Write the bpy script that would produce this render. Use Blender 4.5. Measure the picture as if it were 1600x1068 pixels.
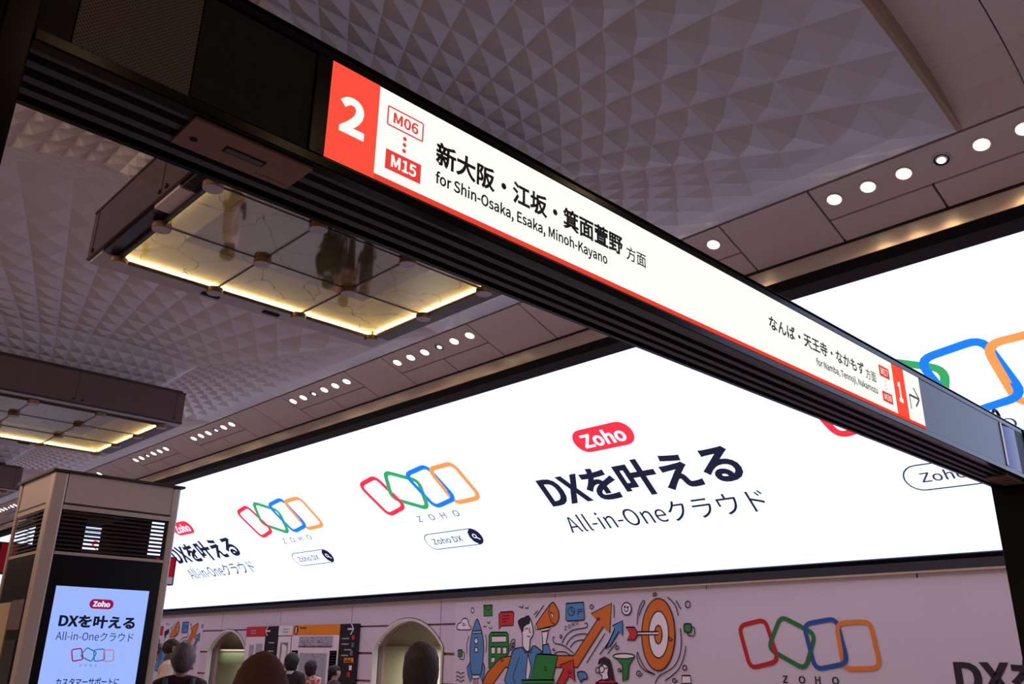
import bpy, bmesh, math, random, json
from mathutils import Vector, Matrix
random.seed(7)
for o in list(bpy.data.objects): bpy.data.objects.remove(o)
sc = bpy.context.scene
COL = sc.collection
CZ = 1.62                      # height of the camera above the floor; heights below are given from the camera

# ------------------------------------------------------------------ camera, world, light, exposure
yaw, pitch, roll, FPX = math.radians(-46.25142), math.radians(20.31357), math.radians(0.77643), 1335.178
F = Vector((math.sin(yaw)*math.cos(pitch), math.cos(yaw)*math.cos(pitch), math.sin(pitch)))
R0 = F.cross(Vector((0, 0, 1))).normalized(); U0 = R0.cross(F)
R = R0*math.cos(roll)+U0*math.sin(roll); U = -R0*math.sin(roll)+U0*math.cos(roll)
cd = bpy.data.cameras.new('camera'); cam = bpy.data.objects.new('camera', cd); COL.objects.link(cam)
cd.sensor_width = 36; cd.lens = 36*FPX/1600; cd.clip_end = 300; cd.clip_start = .02
M3 = Matrix((R, U, -F)).transposed()
cam.matrix_world = Matrix.Translation((0, 0, CZ)) @ M3.to_4x4()
sc.camera = cam
sc.view_settings.view_transform = 'Standard'; sc.view_settings.look = 'None'
sc.view_settings.exposure = 0; sc.view_settings.gamma = 1; sc.view_settings.use_curve_mapping = False
w = bpy.data.worlds.new('world'); sc.world = w; w.use_nodes = True
w.node_tree.nodes['Background'].inputs[0].default_value = (.85, .60, .52, 1)
w.node_tree.nodes['Background'].inputs[1].default_value = .05

def lamp(name, kind, loc, energy, color, rot=None, **kw):
    d = bpy.data.lights.new(name, kind); d.energy = energy; d.color = color
    for k_, v_ in kw.items(): setattr(d, k_, v_)
    o = bpy.data.objects.new(name, d); COL.objects.link(o); o.location = loc
    if rot: o.rotation_euler = rot
    return o
# broad unseen fill added in place of the hall's lamps behind the camera
AMB = lamp('hall_light', 'AREA', (-8, -6.5, CZ+4.1), 450, (1, .80, .68), (math.radians(38), 0, 0), shape='RECTANGLE', size=34, size_y=2.2)

# ------------------------------------------------------------------ materials
def lin(c): return tuple((x/255/12.92 if x/255 <= .04045 else ((x/255+.055)/1.055)**2.4) for x in c)
MATS = {}
def mat(name, rgb, rough=.6, metal=0, spec=.5, noise=0, nscale=8, bump=0, coat=0, emit=0):
    if name in MATS: return MATS[name]
    m = bpy.data.materials.new(name); m.use_nodes = True; nt = m.node_tree
    b = nt.nodes['Principled BSDF']; c = lin(rgb)+(1,)
    b.inputs['Base Color'].default_value = c; b.inputs['Roughness'].default_value = rough
    b.inputs['Metallic'].default_value = metal; b.inputs['Specular IOR Level'].default_value = spec
    b.inputs['Coat Weight'].default_value = coat
    if emit:
        b.inputs['Emission Color'].default_value = c; b.inputs['Emission Strength'].default_value = emit
        b.inputs['Base Color'].default_value = (0.01, .01, .01, 1)
    if noise or bump:
        tc = nt.nodes.new('ShaderNodeTexCoord'); n = nt.nodes.new('ShaderNodeTexNoise')
        n.inputs['Scale'].default_value = nscale; n.inputs['Detail'].default_value = 5
        nt.links.new(tc.outputs['Object'], n.inputs['Vector'])
        if noise:
            mx = nt.nodes.new('ShaderNodeMix'); mx.data_type = 'RGBA'
            mx.inputs[6].default_value = tuple(x*(1-noise) for x in c[:3])+(1,)
            mx.inputs[7].default_value = tuple(min(1, x*(1+noise)) for x in c[:3])+(1,)
            nt.links.new(n.outputs['Fac'], mx.inputs[0]); nt.links.new(mx.outputs[2], b.inputs['Base Color'])
        if bump:
            bp = nt.nodes.new('ShaderNodeBump'); bp.inputs['Strength'].default_value = bump; bp.inputs['Distance'].default_value = .02
            nt.links.new(n.outputs['Fac'], bp.inputs['Height']); nt.links.new(bp.outputs[0], b.inputs['Normal'])
    MATS[name] = m; return m
def emis(name, rgb, s=1.0):
    if name in MATS: return MATS[name]
    m = bpy.data.materials.new(name); m.use_nodes = True; nt = m.node_tree
    nt.nodes.remove(nt.nodes['Principled BSDF']); e = nt.nodes.new('ShaderNodeEmission')
    e.inputs[0].default_value = lin(rgb)+(1,); e.inputs[1].default_value = s
    nt.links.new(e.outputs[0], nt.nodes['Material Output'].inputs[0]); MATS[name] = m; return m

m_vault = mat('vault_plaster', (210, 198, 203), .55, noise=.06, nscale=3)
m_soffit = mat('soffit_panel', (218, 200, 198), .5, noise=.04, nscale=2)
m_rim = mat('vault_rim', (170, 140, 112), .6, noise=.05)
m_joint = mat('joint_shadow_gap', (60, 44, 48), .8)
m_fascia = mat('cove_metal', (226, 208, 186), .26, metal=.35, noise=.03)
m_black = mat('black_metal', (22, 18, 14), .2, metal=.85, spec=.5)
m_black2 = mat('black_lacquer', (15, 12, 10), .5, spec=.15)
m_ledframe = mat('screen_frame', (40, 34, 46), .5, noise=.05)
m_blue = mat('blue_sheen_panel', (14, 18, 40), .26, metal=.15, spec=.35)  # blue in the base colour stands for the screen reflected in the beam panel
m_slat = mat('slat_metal', (60, 54, 62), .45, metal=.3)
m_deep = mat('slot_black', (8, 7, 10), .9)
m_plate = mat('bronze_plate', (128, 92, 70), .45, metal=.2)
m_trim = mat('satin_trim', (190, 180, 190), .35, metal=.7)
m_wall = mat('wall_stone', (206, 188, 204), .55, noise=.035, nscale=1.6)
m_groove = mat('wall_groove', (150, 112, 124), .7)
m_vinyl = mat('wall_vinyl', (212, 196, 214), .5, noise=.02, nscale=1.2)
m_archtrim = mat('arch_trim', (210, 196, 200), .5)
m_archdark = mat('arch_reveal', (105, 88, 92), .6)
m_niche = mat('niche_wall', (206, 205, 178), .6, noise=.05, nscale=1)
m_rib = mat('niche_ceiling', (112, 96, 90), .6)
m_green = mat('niche_green', (104, 114, 88), .5)
m_floor = mat('floor_tile', (150, 142, 140), .35, noise=.08, nscale=1.5)
m_boxside = mat('mirror_steel', (130, 112, 114), .12, metal=.85, noise=.04)
m_boxdark = mat('bronze_edge', (70, 54, 50), .4, metal=.5)
m_tray = mat('tray_white', (222, 214, 190), .7)
m_under = mat('pale_underside', (176, 166, 178), .45, noise=.12, nscale=30)
m_screenblk = mat('screen_black', (15, 13, 17), .25)
m_kiosk = mat('kiosk_panel', (196, 182, 180), .35, noise=.03)
m_kpost = mat('kiosk_post', (208, 192, 184), .3, metal=.35)
m_skin = mat('skin', (196, 146, 126), .6)
E_led = emis('led_white', (255, 255, 255), 1); E_led.node_tree.nodes['Emission'].inputs[0].default_value = (.58, .68, 1, 1); E_led.node_tree.nodes['Emission'].inputs[1].default_value = 1.75
E_dark = emis('led_ink', (38, 36, 58), 1)
E_grey = emis('led_grey_ink', (62, 62, 84), 1)
E_r, E_g, E_b, E_o = emis('led_red', (252, 58, 76), 1), emis('led_green', (62, 176, 106), 1), emis('led_blue', (36, 134, 255), 1), emis('led_orange', (255, 166, 92), 1)
E_sign = emis('sign_white', (255, 254, 244), 1.05)
E_signred = emis('sign_red', (255, 82, 62), 1.0)
E_signred2 = emis('sign_red_deep', (232, 66, 52), 1.0)
m_ink = mat('sign_ink', (24, 22, 18), .6)
E_pill = emis('sign_code_red', (238, 66, 62), .95)
E_lamp = emis('lamp_lens', (255, 236, 196), 9)
E_dim = emis('lamp_lens_white', (255, 250, 250), 3)
E_strip = emis('warm_strip', (255, 226, 158), 14)
E_kscr = emis('kiosk_screen_white', (158, 184, 255), 1.0)
E_kink = emis('kiosk_ink', (22, 24, 44), 1); E_kr = emis('kiosk_red', (148, 20, 72), 1); E_kg = emis('kiosk_green', (40, 120, 140), 1); E_kb = emis('kiosk_blue', (60, 110, 200), 1); E_ko = emis('kiosk_orange', (190, 130, 130), 1)
E_kwhite = emis('kiosk_white', (230, 236, 255), 1)
p_o, p_b, p_g, p_r, p_k, p_w = mat('print_orange', (214, 108, 34), .5), mat('print_blue', (84, 134, 192), .5), mat('print_green', (44, 128, 58), .5), mat('print_red', (202, 46, 50), .5), mat('print_ink', (36, 22, 40), .5), mat('print_white', (240, 226, 236), .5)
PM = dict(o=p_o, b=p_b, g=p_g, r=p_r, k=p_k, w=p_w)

# perforated steel
def perforated():
    m = bpy.data.materials.new('perforated_steel'); m.use_nodes = True; nt = m.node_tree; b = nt.nodes['Principled BSDF']
    tc = nt.nodes.new('ShaderNodeTexCoord'); mp = nt.nodes.new('ShaderNodeMapping')
    mp.inputs['Rotation'].default_value = (math.radians(45), 0, 0); mp.inputs['Scale'].default_value = (1, 118, 118)
    nt.links.new(tc.outputs['Object'], mp.inputs[0])
    fr = nt.nodes.new('ShaderNodeVectorMath'); fr.operation = 'FRACTION'; nt.links.new(mp.outputs[0], fr.inputs[0])
    sb = nt.nodes.new('ShaderNodeVectorMath'); sb.operation = 'SUBTRACT'; sb.inputs[1].default_value = (.5, .5, .5); nt.links.new(fr.outputs[0], sb.inputs[0])
    ml = nt.nodes.new('ShaderNodeVectorMath'); ml.operation = 'MULTIPLY'; ml.inputs[1].default_value = (0, 1, 1); nt.links.new(sb.outputs[0], ml.inputs[0])
    ln = nt.nodes.new('ShaderNodeVectorMath'); ln.operation = 'LENGTH'; nt.links.new(ml.outputs[0], ln.inputs[0])
    lt = nt.nodes.new('ShaderNodeMath'); lt.operation = 'LESS_THAN'; lt.inputs[1].default_value = .32; nt.links.new(ln.outputs['Value'], lt.inputs[0])
    mx = nt.nodes.new('ShaderNodeMix'); mx.data_type = 'RGBA'; mx.inputs[6].default_value = lin((74, 58, 46))+(1,); mx.inputs[7].default_value = (0, 0, 0, 1)
    nt.links.new(lt.outputs[0], mx.inputs[0]); nt.links.new(mx.outputs[2], b.inputs['Base Color'])
    b.inputs['Roughness'].default_value = .5; b.inputs['Metallic'].default_value = .3
    return m
m_perf = perforated()
# crackled light-box glass: part mirror, part clear
def crackle_glass():
    m = bpy.data.materials.new('crackled_glass'); m.use_nodes = True; nt = m.node_tree; nt.nodes.remove(nt.nodes['Principled BSDF'])
    g = nt.nodes.new('ShaderNodeBsdfGlossy'); g.inputs['Roughness'].default_value = .04; g.inputs[0].default_value = (.62, .58, .58, 1)
    t = nt.nodes.new('ShaderNodeBsdfTransparent'); t.inputs[0].default_value = (.93, .90, .80, 1)
    mx = nt.nodes.new('ShaderNodeMixShader'); mx.inputs[0].default_value = .38
    nt.links.new(t.outputs[0], mx.inputs[1]); nt.links.new(g.outputs[0], mx.inputs[2])
    tc = nt.nodes.new('ShaderNodeTexCoord'); ns = nt.nodes.new('ShaderNodeTexNoise'); ns.inputs['Scale'].default_value = 2.2; ns.inputs['Detail'].default_value = 3
    mxv = nt.nodes.new('ShaderNodeMix'); mxv.data_type = 'RGBA'; mxv.inputs[0].default_value = .35
    nt.links.new(tc.outputs['Object'], ns.inputs['Vector']); nt.links.new(tc.outputs['Object'], mxv.inputs[6]); nt.links.new(ns.outputs['Color'], mxv.inputs[7])
    v = nt.nodes.new('ShaderNodeTexVoronoi'); v.feature = 'DISTANCE_TO_EDGE'; v.inputs['Scale'].default_value = 3.2; nt.links.new(mxv.outputs[2], v.inputs['Vector'])
    lt = nt.nodes.new('ShaderNodeMath'); lt.operation = 'LESS_THAN'; lt.inputs[1].default_value = .005; nt.links.new(v.outputs['Distance'], lt.inputs[0])
    mu = nt.nodes.new('ShaderNodeMath'); mu.operation = 'MULTIPLY'; mu.inputs[1].default_value = .45; nt.links.new(lt.outputs[0], mu.inputs[0])
    d = nt.nodes.new('ShaderNodeBsdfDiffuse'); d.inputs[0].default_value = (.12, .09, .06, 1)
    m2 = nt.nodes.new('ShaderNodeMixShader'); nt.links.new(mu.outputs[0], m2.inputs[0]); nt.links.new(mx.outputs[0], m2.inputs[1]); nt.links.new(d.outputs[0], m2.inputs[2])
    nt.links.new(m2.outputs[0], nt.nodes['Material Output'].inputs[0]); return m
m_glass = crackle_glass()

# ------------------------------------------------------------------ builders
def wloc(o):
    v = Vector((0, 0, 0))
    while o: v += o.location; o = o.parent
    return v
class MB:
    def __init__(s): s.v = []; s.f = []
    def add(s, vs, fs):
        n = len(s.v); s.v += [tuple(p) for p in vs]; s.f += [tuple(i+n for i in f) for f in fs]; return s
    def box(s, x0, x1, y0, y1, z0, z1):
        return s.add([(x, y, z) for x in (x0, x1) for y in (y0, y1) for z in (z0, z1)],
                     [(0, 1, 3, 2), (4, 6, 7, 5), (0, 4, 5, 1), (2, 3, 7, 6), (0, 2, 6, 4), (1, 5, 7, 3)])
    def quad(s, *p): return s.add(p, [tuple(range(len(p)))])
    def prism(s, pts, a, b, axis='z'):          # outline pts in 2D, extruded from a to b
        n = len(pts); mk = {'z': lambda p, h: (p[0], p[1], h), 'y': lambda p, h: (p[0], h, p[1]), 'x': lambda p, h: (h, p[0], p[1])}[axis]
        return s.add([mk(p, a) for p in pts]+[mk(p, b) for p in pts],
                     [tuple(range(n))[::-1], tuple(range(n, 2*n))]+[(i, (i+1) % n, n+(i+1) % n, n+i) for i in range(n)])
    def tube(s, pts, r, n=8, closed=False):
        pts = [Vector(p) for p in pts]; m = len(pts); rs = r if isinstance(r, (list, tuple)) else [r]*m; base = len(s.v)
        for i, p in enumerate(pts):
            t = (pts[min(i+1, m-1)]-pts[max(i-1, 0)]) if not closed else (pts[(i+1) % m]-pts[i-1])
            t.normalize(); a = t.cross(Vector((0, 0, 1)) if abs(t.z) < .9 else Vector((1, 0, 0))).normalized(); b = t.cross(a)
            for k in range(n):
                q = 2*math.pi*k/n; s.v.append(tuple(p+(a*math.cos(q)+b*math.sin(q))*rs[i]))
        for i in range(m if closed else m-1):
            j = (i+1) % m
            for k in range(n): s.f.append((base+i*n+k, base+i*n+(k+1) % n, base+j*n+(k+1) % n, base+j*n+k))
        if not closed: s.f.append(tuple(base+k for k in range(n))[::-1]); s.f.append(tuple(base+(m-1)*n+k for k in range(n)))
        return s
    def lathe(s, cx, cy, prof, n=24, sx=1, sy=1, caps=True):
        base = len(s.v)
        for r, z in prof:
            for k in range(n):
                q = 2*math.pi*k/n; s.v.append((cx+r*sx*math.cos(q), cy+r*sy*math.sin(q), z))
        for i in range(len(prof)-1):
            for k in range(n): s.f.append((base+i*n+k, base+i*n+(k+1) % n, base+(i+1)*n+(k+1) % n, base+(i+1)*n+k))
        if caps: s.f.append(tuple(base+k for k in range(n))[::-1]); s.f.append(tuple(base+(len(prof)-1)*n+k for k in range(n)))
        return s
    def build(s, name, m, parent=None, smooth=False, at=None):
        me = bpy.data.meshes.new(name); off = wloc(parent)
        o = bpy.data.objects.new(name, me); COL.objects.link(o)
        if parent: o.parent = parent
        if at is not None: o.location = Vector(at)+Vector((0, 0, CZ))-off; off = off+o.location
        me.from_pydata([(x-off.x, y-off.y, z+CZ-off.z) for x, y, z in s.v], [], s.f); me.materials.append(m)
        if smooth: me.shade_smooth()
        me.update(); return o
def bev(o, w_=.006, seg=2):
    b = o.modifiers.new('bevel', 'BEVEL'); b.width = w_; b.segments = seg; b.limit_method = 'ANGLE'; return o
def tag(o, label=None, cat=None, group=None, kind=None):
    if label: o['label'] = label
    if cat: o['category'] = cat
    if group: o['group'] = group
    if kind: o['kind'] = kind
    return o
def thing(name, label, cat, loc, group=None, kind=None):
    o = bpy.data.objects.new(name, None); COL.objects.link(o); o.location = (loc[0], loc[1], loc[2]+CZ); o.empty_display_size = .1
    return tag(o, label, cat, group, kind)
def copy_tree(o, parent=None):
    c = o.copy(); COL.objects.link(c); c.parent = parent
    for ch in o.children: copy_tree(ch, c)
    return c

# planes: a function (u, v, lift) -> point; u runs to the right in the picture
SX = -2.0
def on_sign(u, v, e=0): return (SX+e, u, v)
YW = 11.7
def on_wall(u, v, e=0): return (u, YW-e, v)
ML = 1.16; HL = math.hypot(1, ML)
def on_led(u, v, e=0): return (u, 11.7-v*ML/HL-e*1/HL, 1.32+v/HL-e*ML/HL)
KX = -7.0
def on_kiosk(u, v, e=0): return (KX+e, u, v)

try:
    import os
    JP = bpy.data.fonts.load(os.path.join(bpy.utils.system_resource('DATAFILES'), 'fonts', 'Noto Sans CJK Regular.woff2'))
except Exception: JP = None
def text(body, pl, u0, u1, v0, v1, m, parent, name='lettering', bold=0, e=.004, sub=None):
    c = bpy.data.curves.new('t', 'FONT'); c.body = body; c.resolution_u = 4
    if JP: c.font = JP
    o = bpy.data.objects.new('t', c); COL.objects.link(o); bpy.context.view_layer.update()
    me = bpy.data.meshes.new_from_object(o); bpy.data.objects.remove(o); bpy.data.curves.remove(c)
    xs = [v.co.x for v in me.vertices]; ys = [v.co.y for v in me.vertices]
    xa, xb, ya, yb = min(xs)-bold, max(xs)+bold, min(ys)-bold, max(ys)+bold
    # faces sorted into words by the gaps between them
    fx = sorted((min(me.vertices[i].co.x for i in p.vertices), max(me.vertices[i].co.x for i in p.vertices), k) for k, p in enumerate(me.polygons))
    words_, end = [[]], None
    for a_, b_, k in fx:
        if end is not None and a_-end > .11: words_.append([])
        words_[-1].append(k); end = b_ if end is None else max(end, b_)
    pos = {v.index: Vector((v.co.x, v.co.y)) for v in me.vertices}
    if bold:                               # push the outline outwards
        cnt = {}
        for p in me.polygons:
            vs = list(p.vertices); ar = sum(pos[vs[i-1]].x*pos[vs[i]].y-pos[vs[i]].x*pos[vs[i-1]].y for i in range(len(vs)))
            if ar < 0: vs.reverse()
            for i in range(len(vs)): cnt.setdefault(frozenset((vs[i-1], vs[i])), []).append((vs[i-1], vs[i]))
        nr = {}
        for e_ in cnt.values():
            if len(e_) == 1:
                a_, b_ = e_[0]; d_ = pos[b_]-pos[a_]
                if d_.length > 1e-7:
                    n_ = Vector((d_.y, -d_.x)).normalized(); nr.setdefault(a_, []).append(n_); nr.setdefault(b_, []).append(n_)
        new = {}
        for i_, ns in nr.items():
            m_ = sum(ns, Vector((0, 0)))
            if m_.length > 1e-6:
                m_.normalize(); k_ = max(.5, m_.dot(ns[0])); new[i_] = pos[i_]+m_*bold/k_
        pos.update(new)
    out = None
    for wd in words_:
        mb = MB()
        used = sorted({i for k in wd for i in me.polygons[k].vertices}); ix = {i: n for n, i in enumerate(used)}
        mb.add([pl(u0+(pos[i].x-xa)/(xb-xa)*(u1-u0), v0+(pos[i].y-ya)/(yb-ya)*(v1-v0), e) for i in used], [tuple(ix[i] for i in me.polygons[k].vertices) for k in wd])
        out = mb.build(name, m, parent)
    bpy.data.meshes.remove(me); return out
def poly(pl, pts, m, parent, name, e=.002):
    return MB().quad(*[pl(u, v, e) for u, v in pts]).build(name, m, parent)
def rect(pl, u0, u1, v0, v1, m, parent, name, e=.002): return poly(pl, [(u0, v0), (u1, v0), (u1, v1), (u0, v1)], m, parent, name, e)
def smoothpath(pts, closed, n=4):
    out = []; m = len(pts)
    if m < 3: return pts
    for i in range(m if closed else m-1):
        p0 = pts[(i-1) % m] if closed or i > 0 else pts[0]; p1 = pts[i]; p2 = pts[(i+1) % m]; p3 = pts[(i+2) % m] if closed or i+2 < m else pts[-1]
        for k in range(n):
            t = k/n; out.append(tuple(.5*((2*p1[a])+(-p0[a]+p2[a])*t+(2*p0[a]-5*p1[a]+4*p2[a]-p3[a])*t*t+(-p0[a]+3*p1[a]-3*p2[a]+p3[a])*t**3) for a in (0, 1)))
    if not closed: out.append(pts[-1])
    return out
def ribbon(mb, pl, pts, wd, closed, e):
    n = len(pts); L = []; Rr = []
    for i, p in enumerate(pts):
        a = pts[i-1] if (closed or i > 0) else p; b = pts[(i+1) % n] if (closed or i < n-1) else p
        t = Vector((b[0]-a[0], b[1]-a[1])); t = t.normalized() if t.length > 1e-9 else Vector((1, 0)); nn = Vector((-t.y, t.x))*wd/2
        L.append(pl(p[0]+nn.x, p[1]+nn.y, e)); Rr.append(pl(p[0]-nn.x, p[1]-nn.y, e))
    mb.add(L+Rr, [(i, (i+1) % n, n+(i+1) % n, n+i) for i in range(n if closed else n-1)])
def roundpoly(c, r, n=5):
    out = []; m = len(c)
    for i in range(m):
        p = Vector(c[i]); a = (Vector(c[i-1])-p); b = (Vector(c[(i+1) % m])-p); a.normalize(); b.normalize()
        h = a.angle(b)/2; d = r/math.tan(h); q0 = p+a*d; q1 = p+b*d
        for k in range(n+1):
            t = k/n; out.append(tuple(q0*(1-t)**2+p*2*t*(1-t)+q1*t*t))
    return out
def pill(u0, u1, v0, v1, n=10):
    r = (v1-v0)/2; vc = (v0+v1)/2
    return [(u1-r+r*math.cos(t), vc+r*math.sin(t)) for t in [-math.pi/2+math.pi*k/n for k in range(n+1)]]+[(u0+r+r*math.cos(t), vc+r*math.sin(t)) for t in [math.pi/2+math.pi*k/n for k in range(n+1)]]
RINGS = {'r': [(-.01, .85), (.225, .97), (.31, .13), (.065, -.02)], 'g': [(.335, 1.03), (.60, .66), (.495, -.03), (.205, .38)],
         'b': [(.49, .86), (.75, .96), (.80, .11), (.55, -.02)], 'o': [(.725, .87), (.975, .89), (1.01, .03), (.745, .0)]}
def rings(pl, u0, v0, W_, H_, wd, mats, parent, e=.004, name='ring'):
    def pt(p): return (u0+p[0]*W_, v0+p[1]*H_)
    lift = {'r': 0, 'g': 1, 'b': 2, 'o': 3}; path = {}
    for k in 'rgbo':
        c = [pt(p) for p in RINGS[k]]; cen = (sum(p[0] for p in c)/4, sum(p[1] for p in c)/4)
        c = [(p[0]+(cen[0]-p[0])*wd/W_*3.0, p[1]+(cen[1]-p[1])*wd/H_*1.0) for p in c]
        path[k] = q = roundpoly(c, .16*H_)
        mb = MB(); ribbon(mb, pl, q, wd, True, e+lift[k]*E_STEP)
        if k != 'o':                          # where this ring passes over the next one again
            mid = lambda f: (q[11][0]*(1-f)+q[12][0]*f, q[11][1]*(1-f)+q[12][1]*f)
            seg = [mid(.94 if k == 'b' else (.64 if k == 'r' else .5)), mid(.97)]+q[12:18]+([] if k == 'g' else [(q[17][0]*.8+q[18][0]*.2, q[17][1]*.8+q[18][1]*.2)])
            ribbon(mb, pl, seg, wd, False, e+(4+lift[k])*E_STEP)
        mb.build(name, mats[k], parent)
E_STEP = .0012
LEDM = dict(r=E_r, g=E_g, b=E_b, o=E_o)

# ------------------------------------------------------------------ floor and the wall behind
FL = MB().box(-62, 24, -12, 22, -CZ-.2, -CZ).build('floor', m_floor); tag(FL, kind='structure')
wall = thing('wall_back', None, None, (0, YW, -CZ), kind='structure')
ARCH = [(-15.3, .21, .53, 1.17), (-23.38, .12, .50, 1.08)]
def arch_top(x, grow=0):
    for cx, zs_, rise, hw in ARCH:
        hw2 = hw+grow; r2 = rise+grow
        if abs(x-cx) < hw2:
            rad = (hw2*hw2+r2*r2)/(2*r2); return zs_+r2-(rad-math.sqrt(rad*rad-(x-cx)**2))
    return None
def cut_slab(mb, x0, x1, z0, z1, ya, yb, grow=0):
    xs = [x0]; step = .06
    for cx, zs_, rise, hw in ARCH:
        a, b = max(x0, cx-hw-grow), min(x1, cx+hw+grow)
        if a < b:
            n = max(2, int((b-a)/step)); xs += [a+(b-a)*i/n for i in range(n+1)]
    xs = sorted(set([round(x, 4) for x in xs+[x1]]))
    for a, b in zip(xs, xs[1:]):
        t = arch_top((a+b)/2, grow); lo = z0 if t is None else max(z0, t)
        if lo < z1-.004 and b-a > .002: mb.box(a, b, ya, yb, lo, z1)
cutb = MB(); cut_slab(cutb, -52, 14, -CZ, 1.2, YW+.045, YW+.3, .0); cutb.build('wall_backing', m_groove, wall)
rows = [(1.125, .655), (.615, .095), (.045, -.475), (-.52, -1.04), (-1.08, -CZ)]
joints = [-14.22+3.213*i for i in range(-11, 9)]
for zt, zb in rows:
    for a, b in zip(joints, joints[1:]):
        if a > 6 or (zt < .9 and a > -13.8): continue
        p = MB(); cut_slab(p, a+.012, b-.012, zb, zt, YW, YW+.05, .02)
        if p.v: p.build('wall_panel', m_wall, wall)
for cx, zs_, rise, hw in ARCH:            # arch trims, jambs and the passage behind
    def prof(g, n=24):
        h2, r2 = hw+g, rise+g; rad = (h2*h2+r2*r2)/(2*r2); out = [(cx-h2, -CZ)]
        for i in range(n+1):
            x = cx-h2+2*h2*i/n; out.append((x, zs_+r2-(rad-math.sqrt(max(0, rad*rad-(x-cx)**2)))))
        return out+[(cx+h2, -CZ)]
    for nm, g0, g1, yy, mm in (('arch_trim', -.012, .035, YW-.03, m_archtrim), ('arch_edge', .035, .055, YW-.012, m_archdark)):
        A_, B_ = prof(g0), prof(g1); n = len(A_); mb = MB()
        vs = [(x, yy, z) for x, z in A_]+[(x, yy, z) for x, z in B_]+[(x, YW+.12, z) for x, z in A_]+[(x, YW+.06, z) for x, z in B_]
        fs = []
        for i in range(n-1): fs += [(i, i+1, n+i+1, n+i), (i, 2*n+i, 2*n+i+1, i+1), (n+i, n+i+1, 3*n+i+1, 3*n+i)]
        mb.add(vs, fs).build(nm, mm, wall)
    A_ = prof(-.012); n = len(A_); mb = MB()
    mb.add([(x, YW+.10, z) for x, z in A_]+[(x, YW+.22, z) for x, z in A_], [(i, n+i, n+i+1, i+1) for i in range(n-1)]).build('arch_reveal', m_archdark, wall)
    mb = MB().box(cx-5.2, cx+2.2, YW+2.3, YW+2.4, -CZ, 2); mb.box(cx-5.3, cx-5.2, YW+.3, YW+2.4, -CZ, 2); mb.box(cx+2.2, cx+2.3, YW+.3, YW+2.4, -CZ, 2)
    mb.build('passage_wall', m_niche, wall)
    zb = zs_+.05
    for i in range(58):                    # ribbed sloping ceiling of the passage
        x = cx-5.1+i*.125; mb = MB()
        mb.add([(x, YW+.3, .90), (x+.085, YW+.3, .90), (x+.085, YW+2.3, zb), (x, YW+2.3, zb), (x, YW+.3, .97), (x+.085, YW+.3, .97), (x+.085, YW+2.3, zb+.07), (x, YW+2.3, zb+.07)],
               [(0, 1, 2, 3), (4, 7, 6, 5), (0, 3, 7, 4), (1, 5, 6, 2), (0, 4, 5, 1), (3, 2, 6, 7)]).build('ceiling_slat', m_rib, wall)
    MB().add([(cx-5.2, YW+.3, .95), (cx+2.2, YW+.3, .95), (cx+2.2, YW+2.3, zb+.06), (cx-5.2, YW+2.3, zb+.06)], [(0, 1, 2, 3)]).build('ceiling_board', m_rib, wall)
    if cx < -20:
        MB().box(cx-4.1, cx+2.1, YW+1.2, YW+1.24, -.22, .10).build('transom_panel', m_green, wall)
        MB().box(cx-4.1, cx+2.1, YW+1.19, YW+1.25, -.26, -.22).box(cx-4.1, cx+2.1, YW+1.17, YW+1.27, .10, .15).build('transom_bar', m_archdark, wall)
    lamp('passage_lamp', 'AREA', (cx-1.2, YW+1.3, CZ+.2), 80, (1, .97, .80), (0, 0, 0), shape='RECTANGLE', size=3, size_y=.6)
MB().box(-52, 14, YW-.05, YW+.01, 1.10, 1.145).build('wall_cap', m_fascia, wall)
# wall further up behind the screen
tag(MB().box(-62, 24, YW+.05, YW+.3, 1.2, 6).build('wall_rear', m_ledframe), kind='structure')

# ------------------------------------------------------------------ leaning LED screen
LX0, LX1 = -50, 9
led = thing('led_screen', 'long white LED advertising screen leaning out over the arched wall', 'screen', (0, 11.7, 1.32))
def slab(pl, u0, u1, v0, v1, e0, e1):
    mb = MB(); return mb.add([pl(u, v, e) for u in (u0, u1) for v in (v0, v1) for e in (e0, e1)], [(0, 1, 3, 2), (4, 6, 7, 5), (0, 4, 5, 1), (2, 3, 7, 6), (0, 2, 6, 4), (1, 5, 7, 3)])
for i in range(12):
    a = LX0+(LX1-LX0)*i/12; slab(on_led, a, a+(LX1-LX0)/12, 0, 4.02, -.10, 0).build('display_panel', E_led, led)
slab(on_led, LX0, LX1, 4.02, 4.17, -.12, .01).build('top_frame', m_ledframe, led)
slab(on_led, LX0, LX1, 4.17, 4.29, -.12, .03).build('top_frame', m_black2, led)
slab(on_led, LX0, LX1, -.13, 0, -.12, .02).build('bottom_frame', m_ledframe, led)
MB().box(LX0, LX1, 11.62, 11.74, 1.13, 1.24).build('bottom_rail', m_ledframe, led)
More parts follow.
